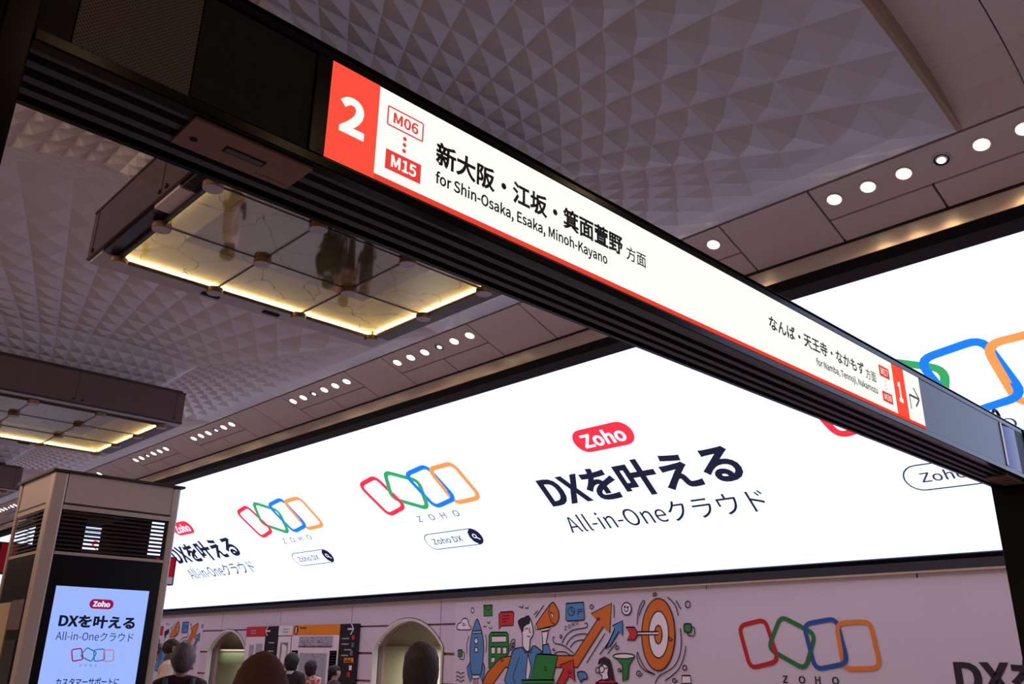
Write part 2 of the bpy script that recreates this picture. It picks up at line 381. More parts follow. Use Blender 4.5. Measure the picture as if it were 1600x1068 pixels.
def led_logo(u, t=0, search=1, du=0):
    rings(on_led, u, 2.01, 3.0, 1.04, .098, LEDM, led, .006)
    for i, ch in enumerate('ZOHO'):
        text(ch, on_led, u+.94+i*.355, u+1.07+i*.355+(.03 if ch == 'O' else 0), 1.755, 1.90, E_grey, led, 'logo_letter', .0)
    if search:
        u2 = u+.70+du; mb = MB(); ribbon(mb, on_led, pill(u2, u2+1.61, 1.05, 1.44), .018, True, .006); mb.build('search_outline', E_dark, led)
        poly(on_led, [p for p in pill(u2+.9, u2+1.61, 1.05, 1.44) if p[0] > u2+1.30]+[(u2+1.30, 1.44), (u2+1.24, 1.245), (u2+1.30, 1.05)][:0]+[(u2+1.42, 1.44), (u2+1.32, 1.36), (u2+1.29, 1.245), (u2+1.32, 1.13), (u2+1.42, 1.05)], E_dark, led, 'search_button', .008)
        text('Zoho DX', on_led, u2+.19, u2+1.06, 1.165, 1.325, E_grey, led, 'search_text', .004)
        mb = MB(); ribbon(mb, on_led, [(u2+1.44+.045*math.cos(t_), 1.26+.045*math.sin(t_)) for t_ in [2*math.pi*i/14 for i in range(14)]], .022, True, .012)
        ribbon(mb, on_led, [(u2+1.47, 1.225), (u2+1.53, 1.165)], .026, False, .012); mb.build('search_glass', E_led, led)
def led_head(du):
    poly(on_led, pill(-8.62+du, -7.49+du, 2.54, 2.97), E_r, led, 'red_badge', .005)
    text('Zoho', on_led, -8.46+du, -7.64+du, 2.62, 2.89, E_led, led, 'badge_text', .013, .009)
    text('DXを叶える', on_led, -9.87+du, -6.18+du, 1.585, 2.275, E_dark, led, 'headline', .013)
    text('All-in-Oneクラウド', on_led, -9.85+du, -6.12+du, 1.03, 1.42, E_dark, led, 'subline', .0)
led_logo(-14.30); led_logo(-19.40, du=.08); led_logo(-4.89); led_head(0); led_head(-14.5)
led_logo(-29.0, search=0); led_logo(-34.1, search=0); led_head(-28.6)

# ------------------------------------------------------------------ vaulted ceiling of folded fans
K = .77; PX = 9.82; XC, YC = -7.54, 4.47; HX, HY = 4.91, 5.40
def archz(t): return 6+.60*(1-min(1, abs(t))**2.2)
def zd(s): return 5.22+(s-.36)*1.22-max(0, .36-s)*4
def fan(side, s, t, cxx):
    if side in (0, 2):                    # +x, -x
        sg = 1 if side == 0 else -1; x = cxx+sg*HX*s; y = YC+HY*s*t
        z = zd(s)+(archz(t)-6)*math.sin(math.pi/2*max(0, min(1, (s-.3)/.7)))
    else:
        sg = 1 if side == 1 else -1; y = YC+sg*HY*s; x = cxx+HX*s*t; z = zd(s)
    return Vector((x*K, y*K, z*K))
SR = [1, .885, .785, .70, .632, .575, .525, .48, .44, .405, .373, .344, .318, .295, .27]
NT = 14; PYR = .20
ceil = thing('ceiling', None, None, (0, 0, 4), kind='structure')
def px(p):
    d = Vector(p); z = d.dot(F)
    return None if z < .3 else (800+FPX*d.dot(R)/z, 534-FPX*d.dot(U)/z)
cells = []
for n in range(5):
    cxx = XC-PX*n
    for side in range(4):
        for i in range(len(SR)-1):
            for j in range(NT):
                t0, t1 = -1+2*j/NT, -1+2*(j+1)/NT
                q = [fan(side, SR[i], t0, cxx), fan(side, SR[i], t1, cxx), fan(side, SR[i+1], t1, cxx), fan(side, SR[i+1], t0, cxx)]
                nrm = (q[2]-q[0]).cross(q[3]-q[1]).normalized()
                if nrm.z > 0: nrm = -nrm
                size = math.sqrt(((q[2]-q[0]).cross(q[3]-q[1])).length/2)
                c = fan(side, (SR[i]+SR[i+1])/2, (t0+t1)/2, cxx); ap = c+nrm*size*PYR*((.4, .6, .8)[i] if i < 3 and side != 1 else ((.3, 1.0)[i] if i < 2 and side == 1 else (1.25 if side == 1 else 1)))
                pp = [px(v) for v in q]; area = 0
                if all(pp):
                    area = abs(sum(pp[a][0]*pp[(a+1) % 4][1]-pp[(a+1) % 4][0]*pp[a][1] for a in range(4)))/2
                    mx_, my_ = sum(v[0] for v in pp)/4, sum(v[1] for v in pp)/4
                    if not (-30 < mx_ < 1630 and -30 < my_ < 800): area = 0
                    if n == 0 and my_ > 10+(mx_-389)*.554: area *= .0 if mx_ > 330 else 1     # behind the sign beam
                cells.append((area, n, q, ap))
order = sorted(range(len(cells)), key=lambda i: -cells[i][0]); top = set(i for i in order[:300] if cells[i][0] > 60)
rest = {}
for i, (area, n, q, ap) in enumerate(cells):
    fs = [(0, 1, 4), (1, 2, 4), (2, 3, 4), (3, 0, 4)]
    if i in top: MB().add(q+[ap], fs).build('facet_panel', m_vault, ceil)
    else: rest.setdefault(n, MB()).add(q+[ap], fs)
for n, mb in rest.items(): tag(mb.build('small_facets', m_vault, ceil), kind='stuff')
# rim of the first fan and the smooth ribs to its right
XR = (XC+HX)*K
def rib_pt(x, t, up=0): return Vector((x, (YC+HY*t)*K, (archz(t)+up*(1-abs(t)**10))*K))
N = 28; ts = [-1+2*i/N for i in range(N+1)]
mb = MB(); mb.add([rib_pt(XR+.0, t, 0) for t in ts]+[rib_pt(XR+.05, t, -.03) for t in ts]+[rib_pt(XR+.05, t, .32) for t in ts],
                  [(i, i+1, N+2+i, N+1+i) for i in range(N)]+[(N+1+i, N+2+i, 2*N+3+i, 2*N+2+i) for i in range(N)]).build('vault_rim', m_rim, ceil)
xa = XR+.02
for xb in (-1.80*K, .0, 1.6, 3.2, 4.8, 6.4, 8.0):
    mb = MB(); up = .28
    mb.add([rib_pt(xa, t, up) for t in ts]+[rib_pt(xb-.012, t, up) for t in ts]+[rib_pt(xa, t, up+.1) for t in ts]+[rib_pt(xb-.012, t, up+.1) for t in ts],
           [(i, i+1, N+2+i, N+1+i) for i in range(N)]+[(2*N+2+i, 3*N+3+i, 3*N+4+i, 2*N+3+i) for i in range(N)]+[(N+1+i, N+2+i, 3*N+4+i, 3*N+3+i) for i in range(N)]).build('rib_panel', m_soffit, ceil)
    xa = xb
# sloping soffit with recessed joints: tau 0 at the vault, 1 at the screen
def sof(x, tau, d=0): return Vector((x*K, (9.90+1.04*tau)*K, (6-.39*tau)*K+d))
def sof_slab(x0, x1, t0, t1, nm, m, g=.012):
    gx = g/K; gt = g/K
    vs = [sof(x, t, d) for d in (0, .05) for x, t in ((x0+gx, t0+gt), (x1-gx, t0+gt), (x1-gx, t1-gt), (x0+gx, t1-gt))]
    return MB().add(vs, [(0, 1, 2, 3), (7, 6, 5, 4), (0, 4, 5, 1), (1, 5, 6, 2), (2, 6, 7, 3), (3, 7, 4, 0)]).build(nm, m, ceil)
mb = MB(); mb.quad(sof(-62, -.02, .045), sof(14, -.02, .045), sof(14, 1.02, .045), sof(-62, 1.02, .045)).build('soffit_backing', m_joint, ceil)
groups = []
for n in range(-1, 6):
    o = -PX*n
    for a, b in ((-4.59, -1.80), (-8.78, -5.99)):
        if a+o > 9: continue
        sof_slab(a+o, b+o, 0, .575, 'soffit_panel', m_soffit); mid = (a+b)/2+o
        sof_slab(a+o, mid, .575, 1, 'soffit_panel', m_soffit); sof_slab(mid, b+o, .575, 1, 'soffit_panel', m_soffit)
        groups.append((a+o+.24 if a > -5 else a+o+.17, 3 if a > -5 else 2))
    for a, b in ((-5.99, -4.59), (-10.20, -8.78), (-11.62, -10.20)): sof_slab(a+o, b+o, 0, 1, 'soffit_panel', m_soffit)
p1 = sof(0, 1.0); YF = p1.y+.02
MB().box(-48, 11, YF, YF+.05, 4.105, p1.z-.012).build('cove_fascia', m_fascia, ceil)
MB().box(-48, 11, YF-.01, YF+.05, p1.z-.014, p1.z+.05).build('fascia_gap', m_joint, ceil)
# roof slab above everything, and the plain soffit on the near side
tag(MB().box(-62, 24, -.60, 14, 5.9, 6.0).build('ceiling_slab', m_joint), kind='structure')
tag(MB().box(-62, 24, -4, (YC-HY)*K, 4.62, 4.8).build('ceiling_near', m_soffit), kind='structure')

# ------------------------------------------------------------------ downlights
def make_downlight(dim):
    t = thing('downlight', None, 'light', (0, 0, 0))
    a = MB().lathe(0, 0, [(.062, .03), (.062, -.004), (.076, -.006), (.080, 0)], 20, caps=False)
    a.build('trim_ring', m_trim if dim else m_kpost, t)
    if dim:
        b = MB().lathe(0, 0, [(.0625, -.0045), (.050, -.003), (.046, .008), (.002, .009)], 20, caps=False); b.build('dark_well', m_black2, t)
        b = MB().lathe(-.004, .008, [(.036, .004), (.033, -.003)], 16); b.build('lens', E_dim, t)
    else:
        b = MB().lathe(0, 0, [(.060, .004), (.060, -.002), (.045, -.008), (.02, -.011)], 20); b.build('lens', E_lamp, t)
    return t
protos = {False: make_downlight(False), True: make_downlight(True)}
first = {False: True, True: True}
gnames = {}
groups = [g for g in sorted(groups, key=lambda g: -g[0]) if g[0] < 0]
ORD = ['first', 'second', 'third', 'fourth', 'fifth', 'sixth']
GN = ['the cluster at the vault corner', 'the cluster just cut by the beam top', 'the cluster beside the near light box', 'the next cluster left of the beam', 'the third cluster left of the beam',
      'the fourth cluster left of the beam', 'the cluster hidden by the kiosk', 'the cluster behind the kiosk cap', 'the cluster left of the kiosk', 'the far cluster past the kiosk', 'the farthest cluster', 'one more far cluster']
for gi, (x0, di) in enumerate(groups):
    for i in range(6):
        dim = i == di; src = protos[dim]
        o = src if first[dim] else copy_tree(src); first[dim] = False
        p = sof(x0+.468*i, .272, -.001); o.location = (p.x, p.y, p.z+CZ); o.rotation_euler = (math.radians(-20.5), 0, 0)
        o.scale = (1.15, 1.15, 1.15)
        tag(o, ('dim ringed downlight, ' if dim else 'glowing downlight, ')+ORD[i]+' from left in '+GN[gi], 'light', 'downlights in the soffit over the screen')
    p = sof(x0+1.17, .272, -.06)
    for i in range(6):
        if i == di: continue
        p = sof(x0+.468*i, .272, -.02)
        lamp('downlight_beam', 'SPOT', (p.x, p.y, p.z+CZ), 46, (1, .60, .34), (0, 0, 0), spot_size=math.radians(130), spot_blend=.6, shadow_soft_size=.05)
for x, y, z in ((2.5, 1.36, 4.5), (2.5, 3.24, 4.5), (1.06, 5.8, 4.5)):  # unseen hall lamps without fixtures, set to reflect in the beam's lips
    lamp('downlight_beam', 'SPOT', (x, y, z+CZ), 13, (1, .70, .42), (0, 0, 0), spot_size=math.radians(165), spot_blend=.3, shadow_soft_size=.09)
# unseen area lamps added to mirror these rows over and behind the camera
for x in (4, -2, -8, -14, -20, -27, -34, -42):
    l = lamp('downlight_beam', 'AREA', (x, -1.6, CZ+4.5), 70, (1, .60, .34), (0, 0, 0), shape='RECTANGLE', size=1.8, size_y=.1)

# ------------------------------------------------------------------ glass-bottomed light boxes under the fans
def make_lightbox():
    x0, x1, y0, y1 = [v*K for v in (-9.21, -5.40, 2.455, 6.19)]; zb, zt, zg = 3.98*K, 4.52*K, 3.90*K
    gx = [v*K for v in (-8.80, -7.71, -6.62, -5.53)]; gy = [v*K for v in (2.655, 3.73, 4.81, 5.885)]
    t = thing('light_box', None, 'lamp', ((x0+x1)/2, (y0+y1)/2, zg))
    th = .02
    for nm, b in (('side_panel', (x0, x1, y0, y0+th, zb, zt)), ('side_panel', (x0, x1, y1-th, y1, zb, zt)), ('side_panel', (x0, x0+th, y0+th, y1-th, zb, zt)), ('side_panel', (x1-th, x1, y0+th, y1-th, zb, zt))):
        s_ = MB().box(*b).build(nm, m_boxside, t)
        e_ = MB()
        if b[1]-b[0] > .5:
            xm = b[0]+.09; e_.box(b[0]-.004, b[1]+.004, b[2]-.006, b[3]+.006, zt, zt+.018).box(b[0], b[1], b[2]-.006, b[3]+.006, zb-.014, zb+.004)
            for xx in (b[0]+.10, (b[0]+b[1])/2, b[1]-.10): e_.box(xx-.003, xx+.003, b[2]-.003, b[3]+.003, zb, zt)
        else:
            e_.box(b[0]-.006, b[1]+.006, b[2], b[3], zt, zt+.018).box(b[0]-.006, b[1]+.006, b[2], b[3], zb-.014, zb+.004)
            for yy in (b[2]+.10, (b[2]+b[3])/2, b[3]-.10): e_.box(b[0]-.003, b[1]+.003, yy-.003, yy+.003, zb, zt)
        e_.build('edge_trim', m_boxdark, s_)
        kb = MB()
        for f_ in (.035, .49, .53, .965):
            if b[1]-b[0] > .5: kb.box(b[0]+(b[1]-b[0])*f_-.014, b[0]+(b[1]-b[0])*f_+.014, b[2]-.012, b[3]+.012, zb+.03, zb+.058)
            else: kb.box(b[0]-.012, b[1]+.012, b[2]+(b[3]-b[2])*f_-.014, b[2]+(b[3]-b[2])*f_+.014, zb+.03, zb+.058)
        kb.build('fixing_knob', m_boxdark, s_)
    MB().box(x0+.03, x1-.03, y0+.03, y1-.03, zt+.02, zt+.05).build('lid', m_boxdark, t)
    # underside ring between box edge and glass
    def ring(xa, xb, ya, yb, m, nm): 
        return MB().box(xa, xb, ya, yb, zg+.02, zg+.05).build(nm, m, t)
    ring(x0+.02, gx[0], y0+.02, y1-.02, m_under, 'underside_panel'); ring(gx[3], x1-.02, y0+.02, y1-.02, m_under, 'underside_panel'); ring(gx[0], gx[3], gy[3], y1-.02, m_boxdark, 'underside_panel')
    xs = [x0+.04, x0+1.33, x0+1.75, x0+2.36, x1-.04]
    ring(xs[0]+.3, xs[1], y0+.02, gy[0], m_blue, 'glossy_panel'); ring(xs[1], xs[2], y0+.02, gy[0], m_soffit, 'underside_panel'); ring(xs[3], gx[3], y0+.02, gy[0], m_under, 'underside_panel')
    g = MB().box(xs[2], xs[3], y0+.02, gy[0], zg+.045, zg+.05).build('air_grille', m_deep, t)
    for i in range(9): MB().box(xs[2]+.01, xs[3]-.01, y0+.03+i*.0145, y0+.036+i*.0145, zg+.02, zg+.045).build('grille_bar', m_boxdark, g)
    sl = MB()
    for yy in (.95, 1.55): sl.box(x0+.10, x0+.15, y0+yy, y0+yy+.16, zg+.005, zg+.03)
    sl.build('slot_vent', m_deep, t)
    # tray: white lid and walls, warm strips round its edge
    MB().box(gx[0], gx[3], gy[0], gy[3], zg+.17, zg+.18).build('tray_lid', mat('tray_lid', (92, 84, 76), .8), t)
    tw = MB()
    A0 = [(gx[0], gy[0]), (gx[3], gy[0]), (gx[3], gy[3]), (gx[0], gy[3])]; d_ = .36; A1 = [(gx[0]+d_, gy[0]+d_), (gx[3]-d_, gy[0]+d_), (gx[3]-d_, gy[3]-d_), (gx[0]+d_, gy[3]-d_)]
    MB().add([(x, y, zg+.05) for x, y in A0]+[(x, y, zg+.17) for x, y in A1], [(i, (i+1) % 4, 4+(i+1) % 4, 4+i) for i in range(4)]).build('cove_reflector', m_tray, t)
    for b in ((gx[0]-.012, gx[0], gy[0], gy[3]), (gx[3], gx[3]+.012, gy[0], gy[3]), (gx[0], gx[3], gy[0]-.012, gy[0]), (gx[0], gx[3], gy[3], gy[3]+.012)): tw.box(*b, zg-.005, zg+.17)
    tw.build('tray_wall', m_tray, t)
    st = MB()
    for b in ((gx[0]+.002, gx[0]+.008, gy[0]+.05, gy[3]-.01), (gx[0]+.05, gx[3]-.02, gy[3]-.008, gy[3]-.002), (gx[0]+.05, gx[3]-.6, gy[0]+.002, gy[0]+.008)): st.box(*b, zg+.012, zg+.048)
    st.build('light_strip', E_strip, t)
    for i in range(3):
        for j in range(3): MB().box(gx[i]+.006, gx[i+1]-.006, gy[j]+.006, gy[j+1]-.006, zg, zg+.008).build('glass_pane', m_glass, t)
    fr = MB()
    for x in gx[1:3]: fr.box(x-.006, x+.006, gy[0], gy[3], zg-.004, zg+.012)
    for y in gy[1:3]: fr.box(gx[0], gx[3], y-.006, y+.006, zg-.004, zg+.012)
    for b in ((gx[0]-.022, gx[0]+.006, gy[0]-.02, gy[3]+.02), (gx[3]-.006, gx[3]+.022, gy[0]-.02, gy[3]+.02), (gx[0], gx[3], gy[0]-.022, gy[0]+.006), (gx[0], gx[3], gy[3]-.006, gy[3]+.022)): fr.box(*b, zg-.012, zg+.02)
    fr.build('glazing_bar', m_boxdark, t)
    for x in gx:
        for y in gy:
            s_ = MB().lathe(x, y, [(.070, zg+.004), (.070, zg-.036), (.067, zg-.04)], 20).build('clamp_disc', m_plate, t)
            MB().lathe(x, y, [(.067, zg-.0405), (.064, zg-.043)], 20).build('disc_face', m_under, s_)
    lo = [fan(sd, .27, tt, XC) for sd in (0,) for tt in (-1, 1)]
    hx_, hy_, cx0, cy0 = HX*.272*K, HY*.272*K, XC*K, YC*K; zz = zd(.27)*K
    def sq(f, z): return [(cx0-hx_*f, cy0-hy_*f, z), (cx0+hx_*f, cy0-hy_*f, z), (cx0+hx_*f, cy0+hy_*f, z), (cx0-hx_*f, cy0+hy_*f, z)]
    mb = MB(); mb.add(sq(1.04, zz+.16)+sq(1.0, zz-.01)+sq(.9, zt+.02), [(i+4*k, (i+1) % 4+4*k, (i+1) % 4+4*k+4, i+4*k+4) for k in (0, 1) for i in range(4)]).build('stem', m_boxdark, t)
    return t
lb = make_lightbox(); LBL = ['glass-bottomed light box with warm glowing edges right behind the sign beam', 'second light box, its mirrored side crossing the vault left of the beam', 'third light box, corner showing just above the kiosk cap', 'far light box down the hall, mostly hidden by nearer ones']
for n in range(4):
    o = lb if n == 0 else copy_tree(lb)
    if n: o.location = (lb.location.x-PX*K*n, lb.location.y, lb.location.z)
    tag(o, LBL[n], 'lamp', 'light boxes under the fan vaults')

# ------------------------------------------------------------------ sign beam
ZB, ZT = 1.372, 1.808; XB = -2.31
beam = thing('sign_beam', 'long black metal beam carrying the lit platform sign between two posts', 'beam', (-2.15, 4, ZB))
Y0b, Y1b = .319, 7.678
MB().box(XB+.02, SX-.03, Y0b, Y1b, ZB+.10, ZT-.02).build('core', m_black2, beam)
bev(MB().box(SX-.045, SX+.0, Y0b, Y1b, ZB, 1.408).build('lower_lip', m_black, beam), .004)
bev(MB().box(SX-.045, SX+.0, Y0b, Y1b, 1.757, ZT).build('upper_lip', m_black, beam), .006)
MB().box(XB, SX, Y0b, Y1b, ZT-.02, ZT-.002).build('top_plate', m_black, beam)
MB().box(XB, XB+.02, Y0b, Y1b, ZB, ZT).build('rear_panel', m_black, beam)
MB().box(SX-.03, SX-.008, Y0b, .398, 1.41, 1.755).build('end_panel', m_black2, beam)
MB().box(SX-.03, SX-.006, .402, .70, 1.41, 1.755).build('perforated_panel', m_perf, beam)
MB().box(SX-.03, SX-.005, .704, 1.062, 1.412, 1.753).build('cover_panel', m_black2, beam)
s_ = MB().box(SX-.03, SX+.002, 1.068, 1.117, 1.409, 1.756).build('edge_strip', m_black, beam)
MB().add([(SX+.0022, 1.10+.004*math.cos(a*.785), 1.421+.004*math.sin(a*.785)) for a in range(8)], [tuple(range(8))]).build('screw', m_deep, s_)
MB().box(SX-.03, SX-.003, 5.605, 7.105, 1.41, 1.755).build('dark_panel', m_blue, beam)
MB().box(SX-.03, SX+.004, 7.115, 7.150, 1.42, 1.752).build('bright_strip', m_trim, beam)
mb = MB()
cy_ = [(SX-.05+.05*math.sin(a), 7.165+.29*(1-math.cos(a))) for a in [math.pi/2*i/8 for i in range(9)]]
mb.add([(x, y, z) for z in (1.41, 1.755) for x, y in cy_], [(i, i+1, 9+i+1, 9+i) for i in range(8)]).build('curved_panel', mat('curved_steel', (90, 92, 120), .3, metal=.8), beam, True)
MB().box(SX-.03, SX-.002, 7.455, Y1b, 1.41, 1.755).build('end_panel', m_black2, beam)
for i, xx in enumerate((-2.035, -2.10, -2.17, -2.23)):
    MB().box(xx-.030, xx-.0, Y0b, Y1b-.02, ZB+.004+.006*i*0, ZB+.055).build('slat', m_slat, beam)
MB().box(XB+.02, SX-.04, Y0b, Y1b, ZB+.085, ZB+.10).build('slot_back', m_deep, beam)
pl_ = bev(MB().box(-2.182, -2.022, .734, 1.102, ZB-.010, ZB+.004).build('bronze_cover', m_plate, beam), .002)
MB().box(-2.118, -2.084, .858, .984, ZB-.0115, ZB-.009).build('lamp_slot', m_black2, pl_)
MB().box(-2.113, -2.090, .864, .978, ZB-.0125, ZB-.011).build('lens_strip', mat('lens_grey', (70, 66, 70), .2), pl_)
MB().lathe(-2.12, .775, [(.011, ZB-.009), (.011, ZB-.012)], 12).build('sensor_dome', m_deep, pl_)
for i in range(9): MB().box(-2.160, -2.156, .985+i*.0115, .985+i*.0115+.007, ZB-.0105, ZB-.0098).build('printed_mark', m_black2, pl_)
pl_ = MB().box(-2.20, -2.05, 7.22, 7.64, ZB-.012, ZB+.004).build('bronze_cover', m_plate, beam)
MB().lathe(-2.12, 7.43, [(.02, ZB-.010), (.02, ZB-.014)], 12).build('sensor_dome', m_boxdark, pl_)
loop = MB().tube([(-2.08, 7.36+.085*math.cos(a), ZT+.03+.075*math.sin(a)) for a in [math.pi*2*i/20 for i in range(20)]], .012, 8, True).build('cable_loop', m_black2, None, True)
tag(loop, 'small black cable loop standing on top of the beam by its far end', 'cable')

post = thing('support_post', 'near black steel post holding the close end of the sign beam', 'post', (-2.15, 0, -CZ))
bev(MB().box(-2.34, -1.985, .250, .317, -CZ, 2.6).build('post_flange', m_black, post), .004)
MB().box(-2.33, -2.02, .05, .25, -CZ, 2.6).build('post_core', m_black2, post)
bev(MB().box(-2.34, -1.985, -.28, .235, -CZ, 2.6).build('post_face', m_black, post), .004)
MB().box(-2.42, -1.9, -.36, .317, -CZ, -CZ+.02).build('base_plate', m_black, post)
post = thing('support_post', 'far black post under the right end of the sign beam, before the screen', 'post', (-2.15, 8, -CZ))
bev(MB().box(-2.31, -1.99, 7.68, 8.16, -CZ, 1.36).build('post_shaft', m_black2, post), .006)
MB().box(-2.31, -1.99, 7.68, 8.16, 1.36, 1.80).build('post_head', m_black, post)
MB().box(-2.38, -1.92, 7.68, 8.24, -CZ, -CZ+.02).build('base_plate', m_black, post)

# lit sign
sign = thing('platform_sign', 'backlit white and red platform direction sign in the black beam', 'sign', (SX, 3.35, 1.58))
MB().box(SX-.04, SX-.0005, 1.120, 5.600, 1.409, 1.7565).build('casing', m_black2, sign)
rect(on_sign, 1.125, 5.595, 1.412, 1.7555, E_sign, sign, 'light_panel', .001)
def srect(u0, u1, v0, v1, m, nm, e=.0016): return rect(on_sign, u0, u1, v0, v1, m, sign, nm, e)
srect(1.1185, 1.300, 1.4085, 1.757, E_signred, 'red_field'); srect(1.300, 5.5955, 1.4085, 1.4295, E_signred2, 'red_line')
srect(5.180, 5.355, 1.4295, 1.7555, E_signred, 'red_field')
text('2', on_sign, 1.160, 1.252, 1.520, 1.657, E_sign, sign, 'platform_number', .017, .003)
text('1', on_sign, 5.232, 5.288, 1.517, 1.650, E_sign, sign, 'platform_number', .017, .003)
def code(u0, u1, v0, v1, s, solid):
    if solid: srect(u0, u1, v0, v1, E_pill, 'code_box')
    else:
        mb = MB(); ribbon(mb, on_sign, [(u0, v0), (u1, v0)], .006, False, .002); ribbon(mb, on_sign, [(u0, v1), (u1, v1)], .006, False, .002); ribbon(mb, on_sign, [(u0, v0), (u0, v1)], .006, False, .002); ribbon(mb, on_sign, [(u1, v0), (u1, v1)], .006, False, .002); mb.build('code_box', E_pill, sign)
    text(s, on_sign, u0+.022, u1-.020, v0+.014, v1-.014, E_sign if solid else E_pill, sign, 'code_text', .011 if u0 < 3 else .002, .003)
code(1.337, 1.482, 1.629, 1.699, 'M06', 0); code(1.339, 1.483, 1.465, 1.538, 'M15', 1)
code(4.987, 5.129, 1.630, 1.701, 'M17', 1); code(4.988, 5.128, 1.471, 1.536, 'M30', 1)
for u, r in ((1.410, .0078), (5.057, .0050)):
    for v in (1.605, 1.582, 1.559): poly(on_sign, [(u+r*math.cos(a*.524), v+r*math.sin(a*.524)) for a in range(12)], E_pill if u < 2 else m_ink, sign, 'dot', .002)
text('新大阪・江坂・箕面萱野', on_sign, 1.542, 2.543, 1.569, 1.662, m_ink, sign, 'station_names', .011, .003)
text('方面', on_sign, 2.566, 2.699, 1.566, 1.632, m_ink, sign, 'station_names', .004, .003)
text('for Shin-Osaka, Esaka, Minoh-Kayano', on_sign, 1.545, 2.440, 1.484, 1.546, m_ink, sign, 'station_names', .009, .003)
text('なんば・天王寺・なかもず', on_sign, 3.706, 4.768, 1.572, 1.652, m_ink, sign, 'station_names', .009, .003)
text('方面', on_sign, 4.785, 4.924, 1.564, 1.630, m_ink, sign, 'station_names', .004, .003)
text('for Namba, Tennoji, Nakamozu', on_sign, 4.175, 4.922, 1.484, 1.540, m_ink, sign, 'station_names', .010, .003)
mb = MB(); ribbon(mb, on_sign, [(5.400, 1.505), (5.400, 1.596)], .013, False, .003); ribbon(mb, on_sign, [(5.394, 1.598), (5.545, 1.598)], .015, False, .003)
ribbon(mb, on_sign, [(5.480, 1.660), (5.552, 1.598)], .015, False, .0032); ribbon(mb, on_sign, [(5.552, 1.598), (5.482, 1.536)], .015, False, .0034); mb.build('arrow', m_ink, sign)

# ------------------------------------------------------------------ kiosk with screen
kx0, kx1, ky0, ky1 = -7.86, KX, 1.95, 2.93
kio = thing('information_kiosk', 'tall pale kiosk with louvred top and lit blue advert screen', 'kiosk', (-7.43, 2.44, -CZ))
for (xa_, xb_, ya_, yb_) in ((kx1-.10, kx1, ky0, ky0+.10), (kx1-.10, kx1, ky1-.06, ky1), (kx0, kx0+.03, ky0, ky0+.03), (kx0, kx0+.08, ky1-.08, ky1)):
    bev(MB().box(xa_, xb_, ya_, yb_, -CZ, 1.285).build('corner_post', m_kpost, kio), .012, 3)
MB().box(kx0-.03, kx1+.02, ky0-.02, ky1+.025, 1.285, 1.302).build('cap', m_boxdark, kio)
for nm, b in (('head_panel', (kx1-.03, kx1-.004, ky0+.105, ky1-.065, 1.062, 1.283)), ('head_panel', (kx0+.085, kx1-.105, ky0+.004, ky0+.03, 1.062, 1.283)), ('head_panel', (kx0+.004, kx0+.03, ky0+.085, ky1-.085, 1.062, 1.283)), ('head_panel', (kx0+.085, kx1-.105, ky1-.03, ky1-.004, 1.062, 1.283))):
    MB().box(*b).build(nm, m_kiosk, kio)
for z0, z1, m in ((1.048, 1.058, m_boxdark), (1.012, 1.046, m_kpost), (.682, .704, m_kpost)):
    MB().box(kx1-.03, kx1-.002, ky0+.10, ky1-.06, z0, z1).box(kx0+.08, kx1-.10, ky0+.002, ky0+.03, z0, z1).box(kx0+.002, kx0+.03, ky0+.08, ky1-.08, z0, z1).build('rail', m, kio)
m_louv = mat('louvre_dark', (66, 52, 54), .5)
for i in range(10):
    z = .722+i*.0305
    MB().add([(kx1-.03, ky0+.10, z+.012), (kx1-.006, ky0+.10, z-.004), (kx1-.006, ky1-.06, z-.004), (kx1-.03, ky1-.06, z+.012), (kx1-.03, ky0+.10, z+.016), (kx1-.006, ky0+.10, z), (kx1-.006, ky1-.06, z), (kx1-.03, ky1-.06, z+.016)],
             [(0, 1, 2, 3), (7, 6, 5, 4), (0, 4, 5, 1), (2, 6, 7, 3), (1, 5, 6, 2), (0, 3, 7, 4)]).build('louvre', m_louv, kio)
    MB().box(kx0+.08, kx1-.10, ky0+.006, ky0+.03, z, z+.007).build('louvre', m_louv, kio)
    if i % 1 == 0: MB().box(kx0+.006, kx0+.02, ky0+.08, ky1-.08, z, z+.004).build('louvre', m_louv, kio)
MB().box(kx0+.2, kx1-.35, ky0+.13, ky0+.40, .70, 1.02).box(-7.33, -7.12, ky0+.03, ky0+.12, .70, 1.02).box(kx0+.1, kx1-.2, ky0+.66, ky0+.86, .70, 1.02).build('inner_casing', m_deep, kio)
MB().box(kx0+.03, kx1-.03, ky0+.03, ky1-.03, -CZ, .69).build('core', m_deep, kio)
MB().box(kx1-.04, kx1-.006, ky0+.10, ky1-.06, -CZ, .680).build('screen_bezel', m_screenblk, kio)
MB().box(kx0+.08, kx1-.10, ky0+.006, ky0+.04, -CZ, .680).build('side_panel', m_screenblk, kio)
for b, m in (((-7.75, -7.45, .17-.55, .35), mat('poster_cream', (170, 150, 120), .6)), ((-7.43, -7.13, .15, .36), mat('poster_plum', (96, 78, 88), .5)), ((-7.42, -7.14, -1.0, .08), mat('poster_slate', (52, 52, 50), .3))):
    MB().box(b[0], b[1], ky0-.002, ky0+.006, b[2], b[3]).build('notice', m, kio)
scr = MB().box(KX-.01, KX-.003, 2.110, 2.795, -.76, .460).build('screen', E_kscr, kio)
def ktext(s, u0, u1, v0, v1, m, b=0): text(s, on_kiosk, u0, u1, v0, v1, m, scr, 'screen_text', b, 0)
poly(on_kiosk, pill(2.362, 2.539, .311, .380), E_kr, scr, 'badge', -.002); ktext('Zoho', 2.388, 2.513, .325, .368, E_kwhite, .02)
ktext('DXを叶える', 2.170, 2.722, .172, .264, E_kink, .015); ktext('All-in-Oneクラウド', 2.170, 2.725, .083, .145, E_kink, .0)
